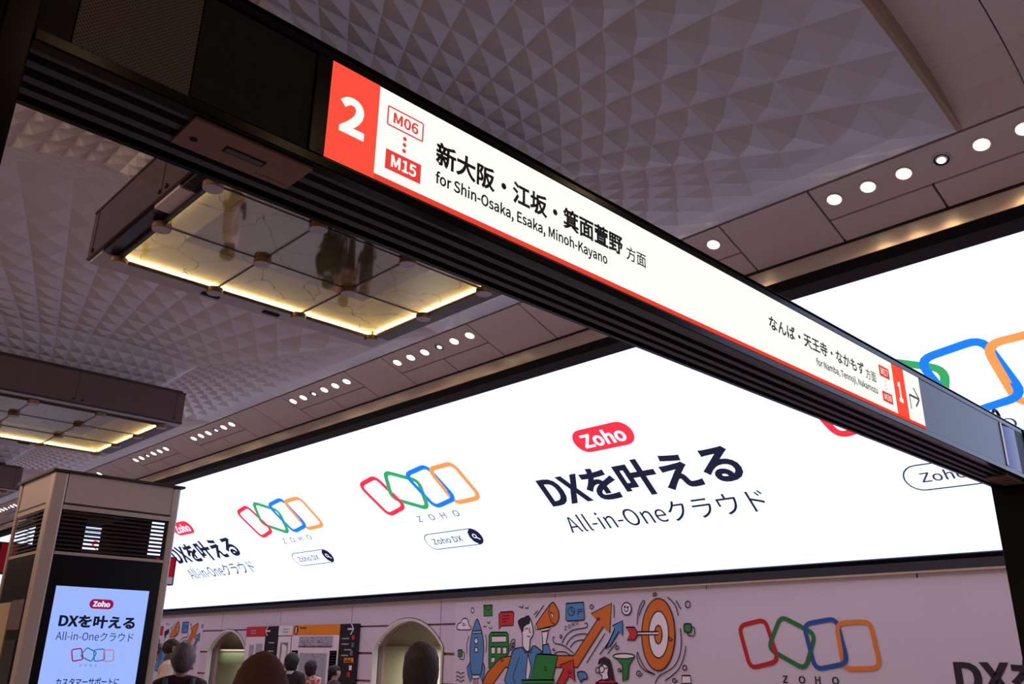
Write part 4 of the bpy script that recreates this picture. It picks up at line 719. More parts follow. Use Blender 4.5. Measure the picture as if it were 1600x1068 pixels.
# ------------------------------------------------------------------ printed wall vinyls
MUR = json.loads(r'''[["printed_cloud","P","w",[[-13.65,0.525],[-13.686,0.577],[-13.656,0.638],[-13.573,0.659],[-13.542,0.714],[-13.451,0.738],[-13.367,0.702],[-13.344,0.632],[-13.307,0.589],[-13.268,0.523]],1],["printed_cloud","L",0,[[-13.432,0.629],[-13.437,0.618],[-13.448,0.609],[-13.462,0.603],[-13.478,0.601],[-13.494,0.603],[-13.507,0.608],[-13.517,0.614],[-13.522,0.622],[-13.522,0.63],[-13.518,0.637],[-13.511,0.642],[-13.502,0.645],[-13.493,0.646],[-13.484,0.644],[-13.478,0.641],[-13.474,0.637],[-13.473,0.633],[-13.474,0.63]],1.0],["printed_bubble","P","w",[[-13.194,0.88],[-13.197,0.859],[-13.207,0.842],[-13.223,0.833],[-13.242,0.834],[-13.259,0.843],[-13.271,0.861],[-13.276,0.882],[-13.273,0.903],[-13.262,0.919],[-13.246,0.928],[-13.228,0.928],[-13.211,0.918],[-13.199,0.901]],1],["printed_envelope","P","g",[[-12.917,0.966],[-12.665,0.963],[-12.654,0.763],[-12.901,0.764]],1],["printed_envelope","L",0,[[-12.903,0.949],[-12.78,0.86],[-12.67,0.95]],1.0],["printed_speech_mark","P","r",[[-12.429,0.825],[-12.089,0.828],[-12.063,0.799],[-12.072,0.578],[-12.397,0.575],[-12.459,0.509],[-12.474,0.784]],1],["printed_speech_mark","L",0,[[-12.381,0.754],[-12.18,0.759]],1.0],["printed_speech_mark","L",0,[[-12.38,0.699],[-12.178,0.704]],1.0],["printed_speech_mark","L",0,[[-12.379,0.646],[-12.273,0.654]],1.0],["printed_rocket","P","b",[[-13.242,-0.054],[-13.353,-0.173],[-13.306,-0.321],[-13.247,-0.435],[-13.159,-0.302]],1],["printed_rocket","P","b",[[-12.92,-0.035],[-12.837,-0.165],[-12.853,-0.295],[-12.9,-0.418],[-12.988,-0.298]],1],["printed_rocket","P","b",[[-13.095,0.719],[-13.001,0.584],[-12.937,0.448],[-12.884,0.214],[-12.894,-0.018],[-12.962,-0.297],[-13.199,-0.302],[-13.265,-0.021],[-13.281,0.214],[-13.245,0.434],[-13.184,0.587]],1],["printed_rocket","P","w",[[-13.193,0.493],[-12.976,0.496],[-12.954,0.457],[-13.211,0.451]],1],["printed_rocket","P","w",[[-13.052,0.311],[-13.054,0.293],[-13.063,0.277],[-13.077,0.265],[-13.094,0.258],[-13.112,0.258],[-13.13,0.265],[-13.145,0.277],[-13.155,0.293],[-13.159,0.312],[-13.156,0.33],[-13.148,0.346],[-13.134,0.358],[-13.117,0.365],[-13.098,0.364],[-13.08,0.358],[-13.066,0.346],[-13.056,0.33]],1],["printed_rocket","P","w",[[-13.045,0.15],[-13.048,0.134],[-13.055,0.12],[-13.068,0.11],[-13.083,0.104],[-13.1,0.104],[-13.116,0.11],[-13.129,0.12],[-13.138,0.134],[-13.141,0.15],[-13.139,0.166],[-13.131,0.18],[-13.119,0.191],[-13.103,0.196],[-13.087,0.196],[-13.071,0.191],[-13.058,0.18],[-13.049,0.166]],1],["printed_rocket","P","w",[[-13.194,-0.306],[-12.983,-0.298],[-12.999,-0.363],[-13.17,-0.376]],1],["printed_rocket","L",0,[[-13.142,-0.391],[-13.139,-0.465]],1.0],["printed_rocket","L",0,[[-13.09,-0.39],[-13.087,-0.463]],1.0],["printed_rocket","L",0,[[-13.032,-0.389],[-13.029,-0.462]],1.0],["printed_rocket","L",0,[[-13.317,0.401],[-13.373,0.248],[-13.365,0.079]],1.0],["printed_rocket","L",0,[[-12.845,0.431],[-12.8,0.28],[-12.815,0.098]],1.0],["printed_waves","L",0,[[-13.668,-0.279],[-13.622,-0.256],[-13.566,-0.277],[-13.524,-0.292],[-13.465,-0.266],[-13.422,-0.269]],1.0],["printed_waves","L",0,[[-13.664,-0.354],[-13.618,-0.331],[-13.562,-0.352],[-13.52,-0.367],[-13.462,-0.341],[-13.418,-0.343]],1.0],["printed_waves","L",0,[[-13.66,-0.421],[-13.615,-0.398],[-13.559,-0.418],[-13.517,-0.434],[-13.458,-0.407],[-13.415,-0.41]],1.0],["printed_folder","P","g",[[-13.635,0.142],[-13.513,0.149],[-13.502,0.027],[-13.623,0.018]],1],["printed_folder","L",0,[[-13.506,0.112],[-13.448,0.095],[-13.447,-0.023],[-13.566,-0.016],[-13.567,0.013]],1.0],["printed_calculator","P","g",[[-12.676,0.466],[-12.243,0.461],[-12.205,0.425],[-12.191,0.085],[-12.504,-0.16],[-12.728,-0.179],[-12.739,0.413]],1],["printed_calculator","P","w",[[-12.661,0.396],[-12.267,0.396],[-12.26,0.287],[-12.65,0.28]],1],["printed_calculator","P","w",[[-12.668,0.197],[-12.56,0.201],[-12.557,0.083],[-12.664,0.077]],1],["printed_calculator","P","w",[[-12.507,0.197],[-12.4,0.201],[-12.398,0.084],[-12.503,0.078]],1],["printed_calculator","P","w",[[-12.35,0.197],[-12.245,0.201],[-12.243,0.085],[-12.347,0.079]],1],["printed_calculator","P","w",[[-12.662,0.017],[-12.56,0.021],[-12.563,-0.063],[-12.659,-0.081]],1],["printed_bird","L",0,[[-11.929,0.911],[-11.868,0.9],[-11.831,0.88],[-11.831,0.908],[-11.807,0.94]],1.0],["printed_bird","L",0,[[-11.77,0.884],[-11.71,0.876],[-11.691,0.863],[-11.686,0.911]],1.0],["printed_bird","L",0,[[-12.8,0.657],[-12.747,0.631],[-12.714,0.664]],1.0],["printed_bird","L",0,[[-12.744,0.555],[-12.691,0.529],[-12.653,0.57]],1.0],["printed_bird","L",0,[[-12.903,0.583],[-12.849,0.568],[-12.816,0.585]],1.0],["printed_growth_arrow","P","o",[[-12.904,-0.458],[-12.781,-0.269],[-12.408,0.011],[-12.111,0.045],[-10.556,0.063],[-10.017,0.632],[-10.151,0.741],[-9.687,0.901],[-9.746,0.425],[-9.885,0.524],[-10.479,-0.128],[-10.993,-0.136],[-12.28,-0.156],[-12.597,-0.45]],1],["printed_growth_arrow","L",0,[[-12.32,-0.021],[-12.326,-0.033],[-12.339,-0.043],[-12.356,-0.048],[-12.374,-0.048],[-12.389,-0.043],[-12.4,-0.035],[-12.404,-0.026],[-12.403,-0.017],[-12.395,-0.009],[-12.385,-0.005],[-12.373,-0.004],[-12.363,-0.006],[-12.355,-0.01],[-12.351,-0.015],[-12.351,-0.021],[-12.355,-0.025],[-12.36,-0.028],[-12.366,-0.029]],1.0],["printed_growth_arrow","L",0,[[-9.994,0.621],[-10.006,0.629],[-10.012,0.64],[-10.012,0.651],[-10.005,0.66],[-9.995,0.667],[-9.982,0.669],[-9.97,0.668],[-9.96,0.663],[-9.954,0.656],[-9.953,0.648],[-9.956,0.642],[-9.962,0.637],[-9.97,0.635],[-9.977,0.635],[-9.983,0.637],[-9.987,0.641],[-9.988,0.645],[-9.987,0.648]],1.0],["printed_man","P","b",[[-12.04,0.157],[-11.823,0.19],[-11.679,0.103],[-11.539,0.221],[-11.399,0.167],[-11.307,0.105],[-11.399,0.058],[-11.535,-0.421],[-12.249,-0.44],[-12.205,-0.203],[-12.123,0.021]],1],["printed_man","L",0,[[-11.905,0.023],[-12.01,-0.199],[-12.056,-0.326],[-12.006,-0.418]],1.0],["printed_man","P","w",[[-11.679,0.087],[-11.595,-0.161],[-11.663,-0.355],[-11.734,-0.318]],1],["printed_man","P","w",[[-11.815,0.566],[-11.661,0.724],[-11.564,0.562],[-11.552,0.403],[-11.622,0.332],[-11.633,0.213],[-11.679,0.119],[-11.811,0.213],[-11.825,0.405],[-11.851,0.486]],1],["printed_man","P","k",[[-11.913,0.583],[-11.938,0.649],[-11.877,0.688],[-11.781,0.711],[-11.661,0.74],[-11.641,0.619],[-11.731,0.589],[-11.803,0.533],[-11.814,0.469],[-11.863,0.502]],1],["printed_man","L",0,[[-11.766,0.501],[-11.719,0.524],[-11.671,0.512]],1.0],["printed_man","L",0,[[-11.635,0.531],[-11.647,0.483],[-11.611,0.435]],1.0],["printed_man","L",0,[[-11.706,0.396],[-11.67,0.38],[-11.622,0.391]],1.0],["printed_man","L",0,[[-11.811,0.206],[-11.762,0.103],[-11.679,0.119],[-11.597,0.104],[-11.574,0.213]],1.0],["printed_arm","P","w",[[-11.33,0.456],[-11.193,0.47],[-11.17,0.431],[-11.216,0.306],[-11.205,0.09],[-11.307,0.105],[-11.307,0.307]],1],["printed_arm","P","b",[[-11.296,0.237],[-11.17,0.252],[-11.092,0.083],[-11.296,0.082]],1],["printed_megaphone","P","o",[[-11.1,0.941],[-10.986,0.906],[-10.908,0.785],[-10.909,0.676],[-10.988,0.576],[-11.124,0.547],[-11.4,0.504],[-11.475,0.545],[-11.459,0.608]],1],["printed_megaphone","L",0,[[-11.1,0.941],[-11.151,0.823],[-11.135,0.712],[-11.078,0.617],[-10.988,0.576]],1.0],["printed_megaphone","P","w",[[-11.112,0.791],[-11.032,0.749],[-11.067,0.664]],1],["printed_megaphone","P","w",[[-11.342,0.511],[-11.124,0.531],[-11.147,0.485],[-11.33,0.464]],1],["printed_megaphone","P","w",[[-11.475,0.605],[-11.423,0.512],[-11.482,0.51],[-11.498,0.561]],1],["printed_megaphone","L",0,[[-11.28,0.915],[-11.494,0.704]],1.0],["printed_megaphone","L",0,[[-11.436,0.823],[-11.53,0.757]],1.0],["printed_chart_card","P","b",[[-10.728,0.929],[-10.315,0.935],[-10.3,0.656],[-10.332,0.641],[-10.699,0.633],[-10.738,0.657]],1],["printed_chart_card","L",1,[[-10.525,0.788],[-10.529,0.766],[-10.54,0.746],[-10.558,0.731],[-10.58,0.722],[-10.604,0.719],[-10.628,0.723],[-10.65,0.733],[-10.667,0.75],[-10.678,0.77],[-10.682,0.792],[-10.678,0.814],[-10.666,0.833],[-10.648,0.849],[-10.626,0.858],[-10.602,0.861],[-10.578,0.857],[-10.556,0.846],[-10.539,0.83],[-10.528,0.81]],1],["printed_chart_card","L",0,[[-10.603,0.79],[-10.602,0.855]],1.0],["printed_chart_card","L",0,[[-10.603,0.79],[-10.534,0.776]],1.0],["printed_chart_card","L",0,[[-10.468,0.812],[-10.339,0.821]],1.0],["printed_chart_card","L",0,[[-10.469,0.777],[-10.34,0.786]],1.0],["printed_chart_card","L",0,[[-10.469,0.74],[-10.416,0.751]],1.0],["printed_wave_lines","L",0,[[-10.835,0.259],[-10.746,0.38],[-10.571,0.478],[-10.293,0.512],[-10.233,0.549],[-10.249,0.594],[-10.302,0.58]],1.0],["printed_wave_lines","L",0,[[-10.737,0.228],[-10.638,0.334],[-10.486,0.401],[-10.295,0.414],[-10.233,0.399]],1.0],["printed_wave_lines","L",0,[[-10.64,0.191],[-10.553,0.273],[-10.424,0.31],[-10.297,0.317]],1.0],["printed_wave_lines","L",0,[[-11.001,0.352],[-11.046,0.367],[-11.046,0.306],[-10.991,0.259],[-10.836,0.236],[-10.705,0.183],[-10.556,0.093]],1.0],["printed_wave_lines","L",0,[[-11.025,0.091],[-10.903,0.122],[-10.75,0.115],[-10.642,0.07]],1.0],["printed_wave_lines","L",1,[[-10.832,0.373],[-10.835,0.36],[-10.844,0.35],[-10.857,0.346],[-10.869,0.35],[-10.878,0.36],[-10.881,0.374],[-10.877,0.388],[-10.868,0.398],[-10.856,0.401],[-10.844,0.397],[-10.835,0.387]],1],["printed_wave_lines","L",0,[[-10.996,0.16],[-10.999,0.152],[-11.006,0.145],[-11.016,0.141],[-11.026,0.14],[-11.036,0.141],[-11.045,0.144],[-11.051,0.148],[-11.054,0.154],[-11.054,0.16],[-11.051,0.164],[-11.046,0.168],[-11.04,0.17],[-11.034,0.171],[-11.029,0.17],[-11.025,0.168],[-11.022,0.165],[-11.022,0.162],[-11.022,0.16]],1.0],["printed_fingers","L",0,[[-12.176,0.214],[-12.08,0.334],[-12.018,0.31],[-12.114,0.181]],1.0],["printed_fingers","L",0,[[-12.175,0.165],[-12.079,0.27],[-12.017,0.246],[-12.113,0.133]],1.0],["printed_fingers","L",0,[[-12.174,0.117],[-12.078,0.206],[-12.016,0.182],[-12.112,0.085]],1.0],["printed_laptop","P","g",[[-11.434,0.081],[-10.959,0.068],[-10.943,0.038],[-11.061,-0.34],[-11.594,-0.354],[-11.468,0.057]],1],["printed_laptop","P","g",[[-11.84,-0.364],[-11.017,-0.339],[-11.017,-0.407],[-11.815,-0.429]],1],["printed_laptop","L",0,[[-11.273,-0.133],[-11.205,-0.127],[-11.266,-0.186],[-11.194,-0.185]],1.6],["printed_red_arrow","P","r",[[-10.973,-0.405],[-10.796,-0.163],[-10.894,-0.097],[-10.568,-0.008],[-10.538,-0.35],[-10.668,-0.265],[-10.778,-0.4]],1],["printed_red_arrow","L",0,[[-10.61,-0.204],[-10.616,-0.217],[-10.628,-0.227],[-10.644,-0.232],[-10.661,-0.232],[-10.676,-0.228],[-10.686,-0.22],[-10.69,-0.211],[-10.688,-0.201],[-10.68,-0.194],[-10.67,-0.189],[-10.659,-0.188],[-10.649,-0.19],[-10.642,-0.194],[-10.639,-0.199],[-10.639,-0.205],[-10.643,-0.209],[-10.648,-0.212],[-10.653,-0.213]],1.0],["printed_chat_mark","P","b",[[-10.476,-0.209],[-10.309,-0.199],[-10.25,-0.299],[-10.353,-0.316],[-10.396,-0.361],[-10.436,-0.311]],1],["printed_bubble","L",1,[[-10.091,0.853],[-10.096,0.836],[-10.111,0.825],[-10.13,0.821],[-10.15,0.826],[-10.164,0.838],[-10.169,0.855],[-10.163,0.872],[-10.148,0.883],[-10.129,0.887],[-10.109,0.882],[-10.096,0.869]],1],["printed_smiley","P","w",[[-9.264,0.796],[-9.268,0.77],[-9.279,0.747],[-9.296,0.727],[-9.318,0.712],[-9.343,0.703],[-9.369,0.7],[-9.396,0.704],[-9.42,0.714],[-9.441,0.731],[-9.456,0.752],[-9.465,0.776],[-9.468,0.802],[-9.463,0.827],[-9.452,0.851],[-9.435,0.871],[-9.413,0.886],[-9.388,0.896],[-9.361,0.898],[-9.335,0.894],[-9.311,0.883],[-9.29,0.867],[-9.275,0.846],[-9.266,0.822]],1],["printed_smiley","L",0,[[-9.414,0.795],[-9.388,0.758],[-9.346,0.762],[-9.323,0.793]],1.0],["printed_smiley","P","k",[[-9.385,0.83],[-9.389,0.822],[-9.396,0.819],[-9.404,0.822],[-9.407,0.83],[-9.403,0.838],[-9.395,0.841],[-9.388,0.838]],1],["printed_smiley","P","k",[[-9.326,0.82],[-9.329,0.812],[-9.337,0.809],[-9.344,0.813],[-9.347,0.821],[-9.344,0.828],[-9.336,0.832],[-9.329,0.828]],1],["printed_speed_line","L",0,[[-9.632,0.875],[-9.635,0.664]],1.0],["printed_speed_line","L",0,[[-9.841,0.419],[-10.266,-0.055]],1.0],["printed_speed_line","L",0,[[-9.763,0.282],[-9.971,0.083]],1.0],["printed_speed_line","L",0,[[-9.594,0.274],[-9.795,0.1]],1.0],["printed_blue_arrow","P","b",[[-9.836,0.171],[-9.625,0.488],[-9.677,0.537],[-9.458,0.613],[-9.462,0.383],[-9.54,0.447],[-9.732,0.219]],1],["printed_target","P","o",[[-8.414,0.385],[-8.422,0.309],[-8.436,0.234],[-8.457,0.163],[-8.483,0.097],[-8.513,0.036],[-8.549,-0.017],[-8.588,-0.063],[-8.63,-0.1],[-8.674,-0.127],[-8.72,-0.144],[-8.766,-0.15],[-8.812,-0.145],[-8.856,-0.13],[-8.899,-0.104],[-8.938,-0.068],[-8.973,-0.022],[-9.004,0.032],[-9.029,0.094],[-9.048,0.162],[-9.061,0.235],[-9.068,0.312],[-9.067,0.391],[-9.06,0.469],[-9.045,0.547],[-9.025,0.621],[-8.998,0.69],[-8.966,0.754],[-8.929,0.809],[-8.888,0.856],[-8.844,0.893],[-8.798,0.919],[-8.751,0.934],[-8.703,0.938],[-8.657,0.931],[-8.612,0.913],[-8.57,0.883],[-8.532,0.844],[-8.498,0.796],[-8.469,0.74],[-8.445,0.677],[-8.428,0.609],[-8.417,0.536],[-8.412,0.461]],1],["printed_target","P","w",[[-8.537,0.386],[-8.544,0.325],[-8.556,0.267],[-8.573,0.212],[-8.595,0.163],[-8.622,0.12],[-8.651,0.085],[-8.683,0.059],[-8.716,0.044],[-8.749,0.038],[-8.783,0.043],[-8.814,0.058],[-8.844,0.084],[-8.869,0.119],[-8.891,0.162],[-8.908,0.212],[-8.919,0.268],[-8.925,0.328],[-8.925,0.389],[-8.919,0.451],[-8.906,0.511],[-8.889,0.568],[-8.866,0.618],[-8.839,0.662],[-8.809,0.697],[-8.777,0.723],[-8.743,0.738],[-8.709,0.743],[-8.675,0.736],[-8.643,0.72],[-8.614,0.693],[-8.589,0.656],[-8.568,0.612],[-8.552,0.562],[-8.541,0.506],[-8.536,0.447]],1],["printed_target","P","o",[[-8.66,0.387],[-8.665,0.351],[-8.674,0.317],[-8.688,0.289],[-8.705,0.267],[-8.723,0.253],[-8.743,0.248],[-8.762,0.253],[-8.78,0.267],[-8.794,0.289],[-8.804,0.318],[-8.81,0.352],[-8.811,0.388],[-8.806,0.425],[-8.796,0.458],[-8.783,0.487],[-8.766,0.51],[-8.747,0.523],[-8.727,0.528],[-8.708,0.523],[-8.69,0.508],[-8.676,0.486],[-8.666,0.457],[-8.661,0.423]],1],["printed_target","P","w",[[-9.182,0.432],[-8.732,0.433],[-8.735,0.385],[-9.184,0.389]],1],["printed_target_arrow","P","r",[[-9.388,0.508],[-9.21,0.506],[-9.158,0.432],[-9.16,0.381],[-9.213,0.308],[-9.372,0.309],[-9.298,0.408]],1],["printed_target","L",0,[[-8.784,0.973],[-8.797,0.983],[-8.803,0.995],[-8.802,1.008],[-8.795,1.019],[-8.783,1.026],[-8.769,1.029],[-8.756,1.027],[-8.745,1.021],[-8.739,1.013],[-8.738,1.004],[-8.742,0.996],[-8.748,0.991],[-8.757,0.989],[-8.765,0.989],[-8.772,0.992],[-8.775,0.996],[-8.776,1.001],[-8.775,1.005]],1.0],["printed_target","L",0,[[-8.462,0.322],[-8.467,0.311],[-8.478,0.301],[-8.491,0.296],[-8.505,0.295],[-8.517,0.298],[-8.527,0.304],[-8.532,0.312],[-8.533,0.321],[-8.529,0.329],[-8.523,0.335],[-8.514,0.338],[-8.506,0.339],[-8.498,0.337],[-8.493,0.333],[-8.49,0.329],[-8.49,0.324],[-8.492,0.32],[-8.496,0.318]],1.0],["printed_leaf_lines","L",0,[[-9.152,0.544],[-9.126,0.732],[-9.068,0.857],[-9.003,0.918],[-8.984,0.885],[-9.062,0.777],[-9.104,0.684]],1.0],["printed_speed_line","L",0,[[-8.523,0.955],[-8.388,0.835],[-8.328,0.666]],1.0],["printed_speed_line","L",0,[[-8.359,0.895],[-8.278,0.763]],1.0],["printed_bubble","L",1,[[-8.095,0.829],[-8.101,0.808],[-8.114,0.791],[-8.133,0.783],[-8.153,0.783],[-8.171,0.793],[-8.182,0.81],[-8.185,0.831],[-8.179,0.852],[-8.166,0.869],[-8.147,0.877],[-8.127,0.877],[-8.109,0.867],[-8.098,0.85]],1],["printed_folder","P","g",[[-8.227,0.536],[-8.114,0.539],[-8.101,0.512],[-8.113,0.423],[-8.216,0.421],[-8.233,0.447]],1],["printed_folder","L",0,[[-8.099,0.49],[-8.047,0.482],[-8.055,0.371],[-8.163,0.372],[-8.17,0.409]],1.0],["printed_leaf_lines","L",0,[[-8.303,0.478],[-8.3,0.292],[-8.331,0.115],[-8.437,-0.062],[-8.616,-0.168],[-8.755,-0.229],[-8.839,-0.335]],1.0],["printed_leaf_lines","L",0,[[-8.22,0.218],[-8.28,0.027],[-8.405,-0.149],[-8.643,-0.293]],1.0],["printed_leaf_lines","L",0,[[-8.832,-0.209],[-9.007,-0.13],[-9.12,0.02],[-9.156,0.119],[-9.174,0.096],[-9.163,-0.011],[-9.086,-0.116],[-8.969,-0.174],[-8.832,-0.209]],1.0],["printed_leaf_lines","L",0,[[-9.082,-0.191],[-9.093,-0.213],[-9.114,-0.229],[-9.141,-0.236],[-9.167,-0.234],[-9.188,-0.225],[-9.199,-0.209],[-9.2,-0.192],[-9.191,-0.177],[-9.175,-0.167],[-9.157,-0.163],[-9.139,-0.166],[-9.127,-0.173],[-9.121,-0.183],[-9.122,-0.194],[-9.129,-0.202],[-9.139,-0.207],[-9.149,-0.208],[-9.157,-0.205]],1.0],["printed_bubble","L",1,[[-9.559,0.19],[-9.563,0.176],[-9.575,0.166],[-9.59,0.162],[-9.605,0.166],[-9.615,0.176],[-9.619,0.19],[-9.614,0.204],[-9.603,0.215],[-9.588,0.219],[-9.573,0.215],[-9.562,0.204]],1],["printed_bubble","L",1,[[-8.224,-0.1],[-8.23,-0.117],[-8.245,-0.13],[-8.264,-0.135],[-8.282,-0.131],[-8.295,-0.118],[-8.299,-0.101],[-8.292,-0.083],[-8.278,-0.07],[-8.259,-0.065],[-8.241,-0.07],[-8.228,-0.082]],1],["printed_funnel","P","g",[[-9.652,0.046],[-9.221,0.057],[-9.351,-0.075],[-9.377,-0.281],[-9.487,-0.321],[-9.487,-0.076]],1],["printed_funnel","P","w",[[-9.225,0.062],[-9.233,0.051],[-9.255,0.041],[-9.291,0.033],[-9.338,0.026],[-9.393,0.022],[-9.451,0.02],[-9.51,0.021],[-9.565,0.024],[-9.613,0.03],[-9.649,0.038],[-9.672,0.048],[-9.68,0.058],[-9.671,0.069],[-9.648,0.079],[-9.611,0.088],[-9.563,0.094],[-9.507,0.099],[-9.448,0.1],[-9.389,0.099],[-9.335,0.095],[-9.289,0.089],[-9.254,0.081],[-9.232,0.072]],1],["printed_woman","P","k",[[-10.004,-0.068],[-9.969,0.004],[-9.858,0.041],[-9.751,-0.002],[-9.702,-0.142],[-9.665,-0.311],[-9.793,-0.283],[-9.798,-0.112],[-9.882,-0.035]],1],["printed_woman","P","w",[[-9.984,-0.115],[-9.872,-0.058],[-9.776,-0.112],[-9.801,-0.205],[-9.782,-0.29],[-9.913,-0.317],[-9.922,-0.247],[-9.98,-0.209]],1],["printed_woman","P","r",[[-10.073,-0.368],[-9.935,-0.31],[-9.805,-0.33],[-9.718,-0.297],[-9.582,-0.358]],1],["printed_woman","L",1,[[-9.974,-0.165],[-9.979,-0.184],[-9.992,-0.2],[-10.01,-0.208],[-10.029,-0.209],[-10.047,-0.201],[-10.059,-0.186],[-10.063,-0.166],[-10.058,-0.147],[-10.045,-0.132],[-10.027,-0.123],[-10.007,-0.122],[-9.99,-0.131],[-9.978,-0.146]],1],["printed_woman","L",1,[[-9.873,-0.147],[-9.879,-0.171],[-9.894,-0.189],[-9.915,-0.2],[-9.939,-0.201],[-9.96,-0.191],[-9.974,-0.172],[-9.978,-0.149],[-9.972,-0.126],[-9.957,-0.107],[-9.935,-0.096],[-9.912,-0.096],[-9.891,-0.106],[-9.877,-0.124]],1],["printed_woman","L",0,[[-9.875,-0.144],[-9.787,-0.12]],1.0],["printed_bubble","L",0,[[-9.5,-0.15],[-9.507,-0.164],[-9.519,-0.174],[-9.535,-0.179],[-9.552,-0.179],[-9.566,-0.175],[-9.576,-0.167],[-9.579,-0.157],[-9.577,-0.147],[-9.57,-0.139],[-9.56,-0.134],[-9.549,-0.133],[-9.539,-0.135],[-9.532,-0.139],[-9.529,-0.145],[-9.529,-0.151],[-9.533,-0.156],[-9.538,-0.158],[-9.544,-0.159]],1.0],["printed_note","P","w",[[-8.316,-0.213],[-8.167,-0.209],[-8.157,-0.319],[-8.332,-0.324]],1],["printed_leaf_lines","L",0,[[-8.408,-0.28],[-8.416,-0.296],[-8.43,-0.308],[-8.449,-0.314],[-8.468,-0.315],[-8.484,-0.309],[-8.494,-0.3],[-8.498,-0.288],[-8.495,-0.276],[-8.487,-0.267],[-8.475,-0.261],[-8.462,-0.259],[-8.451,-0.261],[-8.444,-0.267],[-8.44,-0.274],[-8.441,-0.28],[-8.445,-0.286],[-8.451,-0.289],[-8.457,-0.29]],1.0]]''')
vin = thing('wall_mural', 'big printed doodle mural with rocket, man, orange arrows and target', 'mural', (-9, YW, 0))
slab(on_wall, -13.75, 9, -CZ, 1.045, 0, .006).build('vinyl_sheet', m_vinyl, vin)
CN = {'printed_target_arrow': 2}
def mural(parent, du, dv, scale_e=1):
    for i, (nm, kd, c, pts, wd) in enumerate(MUR):
        if du and max(p[0] for p in pts)+du > -24.95: continue
        e = .007+.00016*i; pts = [(x+du, z+dv) for x, z in pts]
        soft = nm.split('_')[1] not in ('calculator', 'laptop', 'growth', 'red', 'blue', 'speech', 'chart', 'bubble', 'target', 'funnel', 'woman', 'arm')
        if kd == 'P':
            q = smoothpath(pts, True, 3) if soft and len(pts) > 5 and len(pts) < 20 else pts
            poly(on_wall, q, PM[c], parent, nm, e)
            mb = MB(); ribbon(mb, on_wall, q+[q[0], q[1]], .022, False, e+.0001); mb.build('ink_outline', p_k, parent)
        else:
            q = smoothpath(pts, bool(c), 3) if len(pts) > 2 and nm != 'printed_laptop' and nm != 'printed_envelope' else pts
            mb = MB(); ribbon(mb, on_wall, q+(q[:1] if c else []), .018*wd, False, e); mb.build(nm, p_k, parent)
mural(vin, 0, 0)
for i, ch in enumerate('ZOHO'): text(ch, on_wall, -10.76+.088*i, -10.70+.088*i, .475+.03*i, .545+.03*i, p_k, vin, 'printed_letter', .01, .03)
wm = {'r': mat('vinyl_red', (186, 20, 30), .5), 'g': mat('vinyl_green', (30, 112, 56), .5), 'b': mat('vinyl_blue', (32, 76, 162), .5), 'o': mat('vinyl_orange', (226, 128, 44), .5)}
lg = thing('wall_logo', 'four interlinked coloured rings printed on the pale wall right of the target', 'logo', (-6.2, YW-.01, .2))
rings(on_wall, -7.275, -.105, 2.075, .735, .062, wm, lg, .014)
for i, ch in enumerate('ZOHO'): text(ch, on_wall, -6.625+i*.243, -6.545+i*.243+(.02 if ch == 'O' else 0), -.272, -.174, p_k, lg, 'printed_letter', .01, .014)
hd = thing('wall_lettering', 'large black Japanese headline on the wall beside the right post', 'lettering', (-3, YW-.01, -.1))
text('DXを叶える', on_wall, -4.30, -1.72, -.36, .07, p_k, hd, 'printed_headline', .015, .014)
vf = thing('wall_mural', 'distant doodle print on the wall left of the small arch', 'mural', (-26, YW, 0))
slab(on_wall, -38, -25.0, -CZ, 1.03, 0, .006).build('vinyl_sheet', m_vinyl, vf); mural(vf, -15.68, -.03)
hd = thing('wall_lettering', 'black headline end on the wall behind the man in white', 'lettering', (-29, YW-.01, -.1))
text('DXを叶える', on_wall, -30.1, -27.58, -.04, .34, p_k, hd, 'printed_headline', .015, .1)

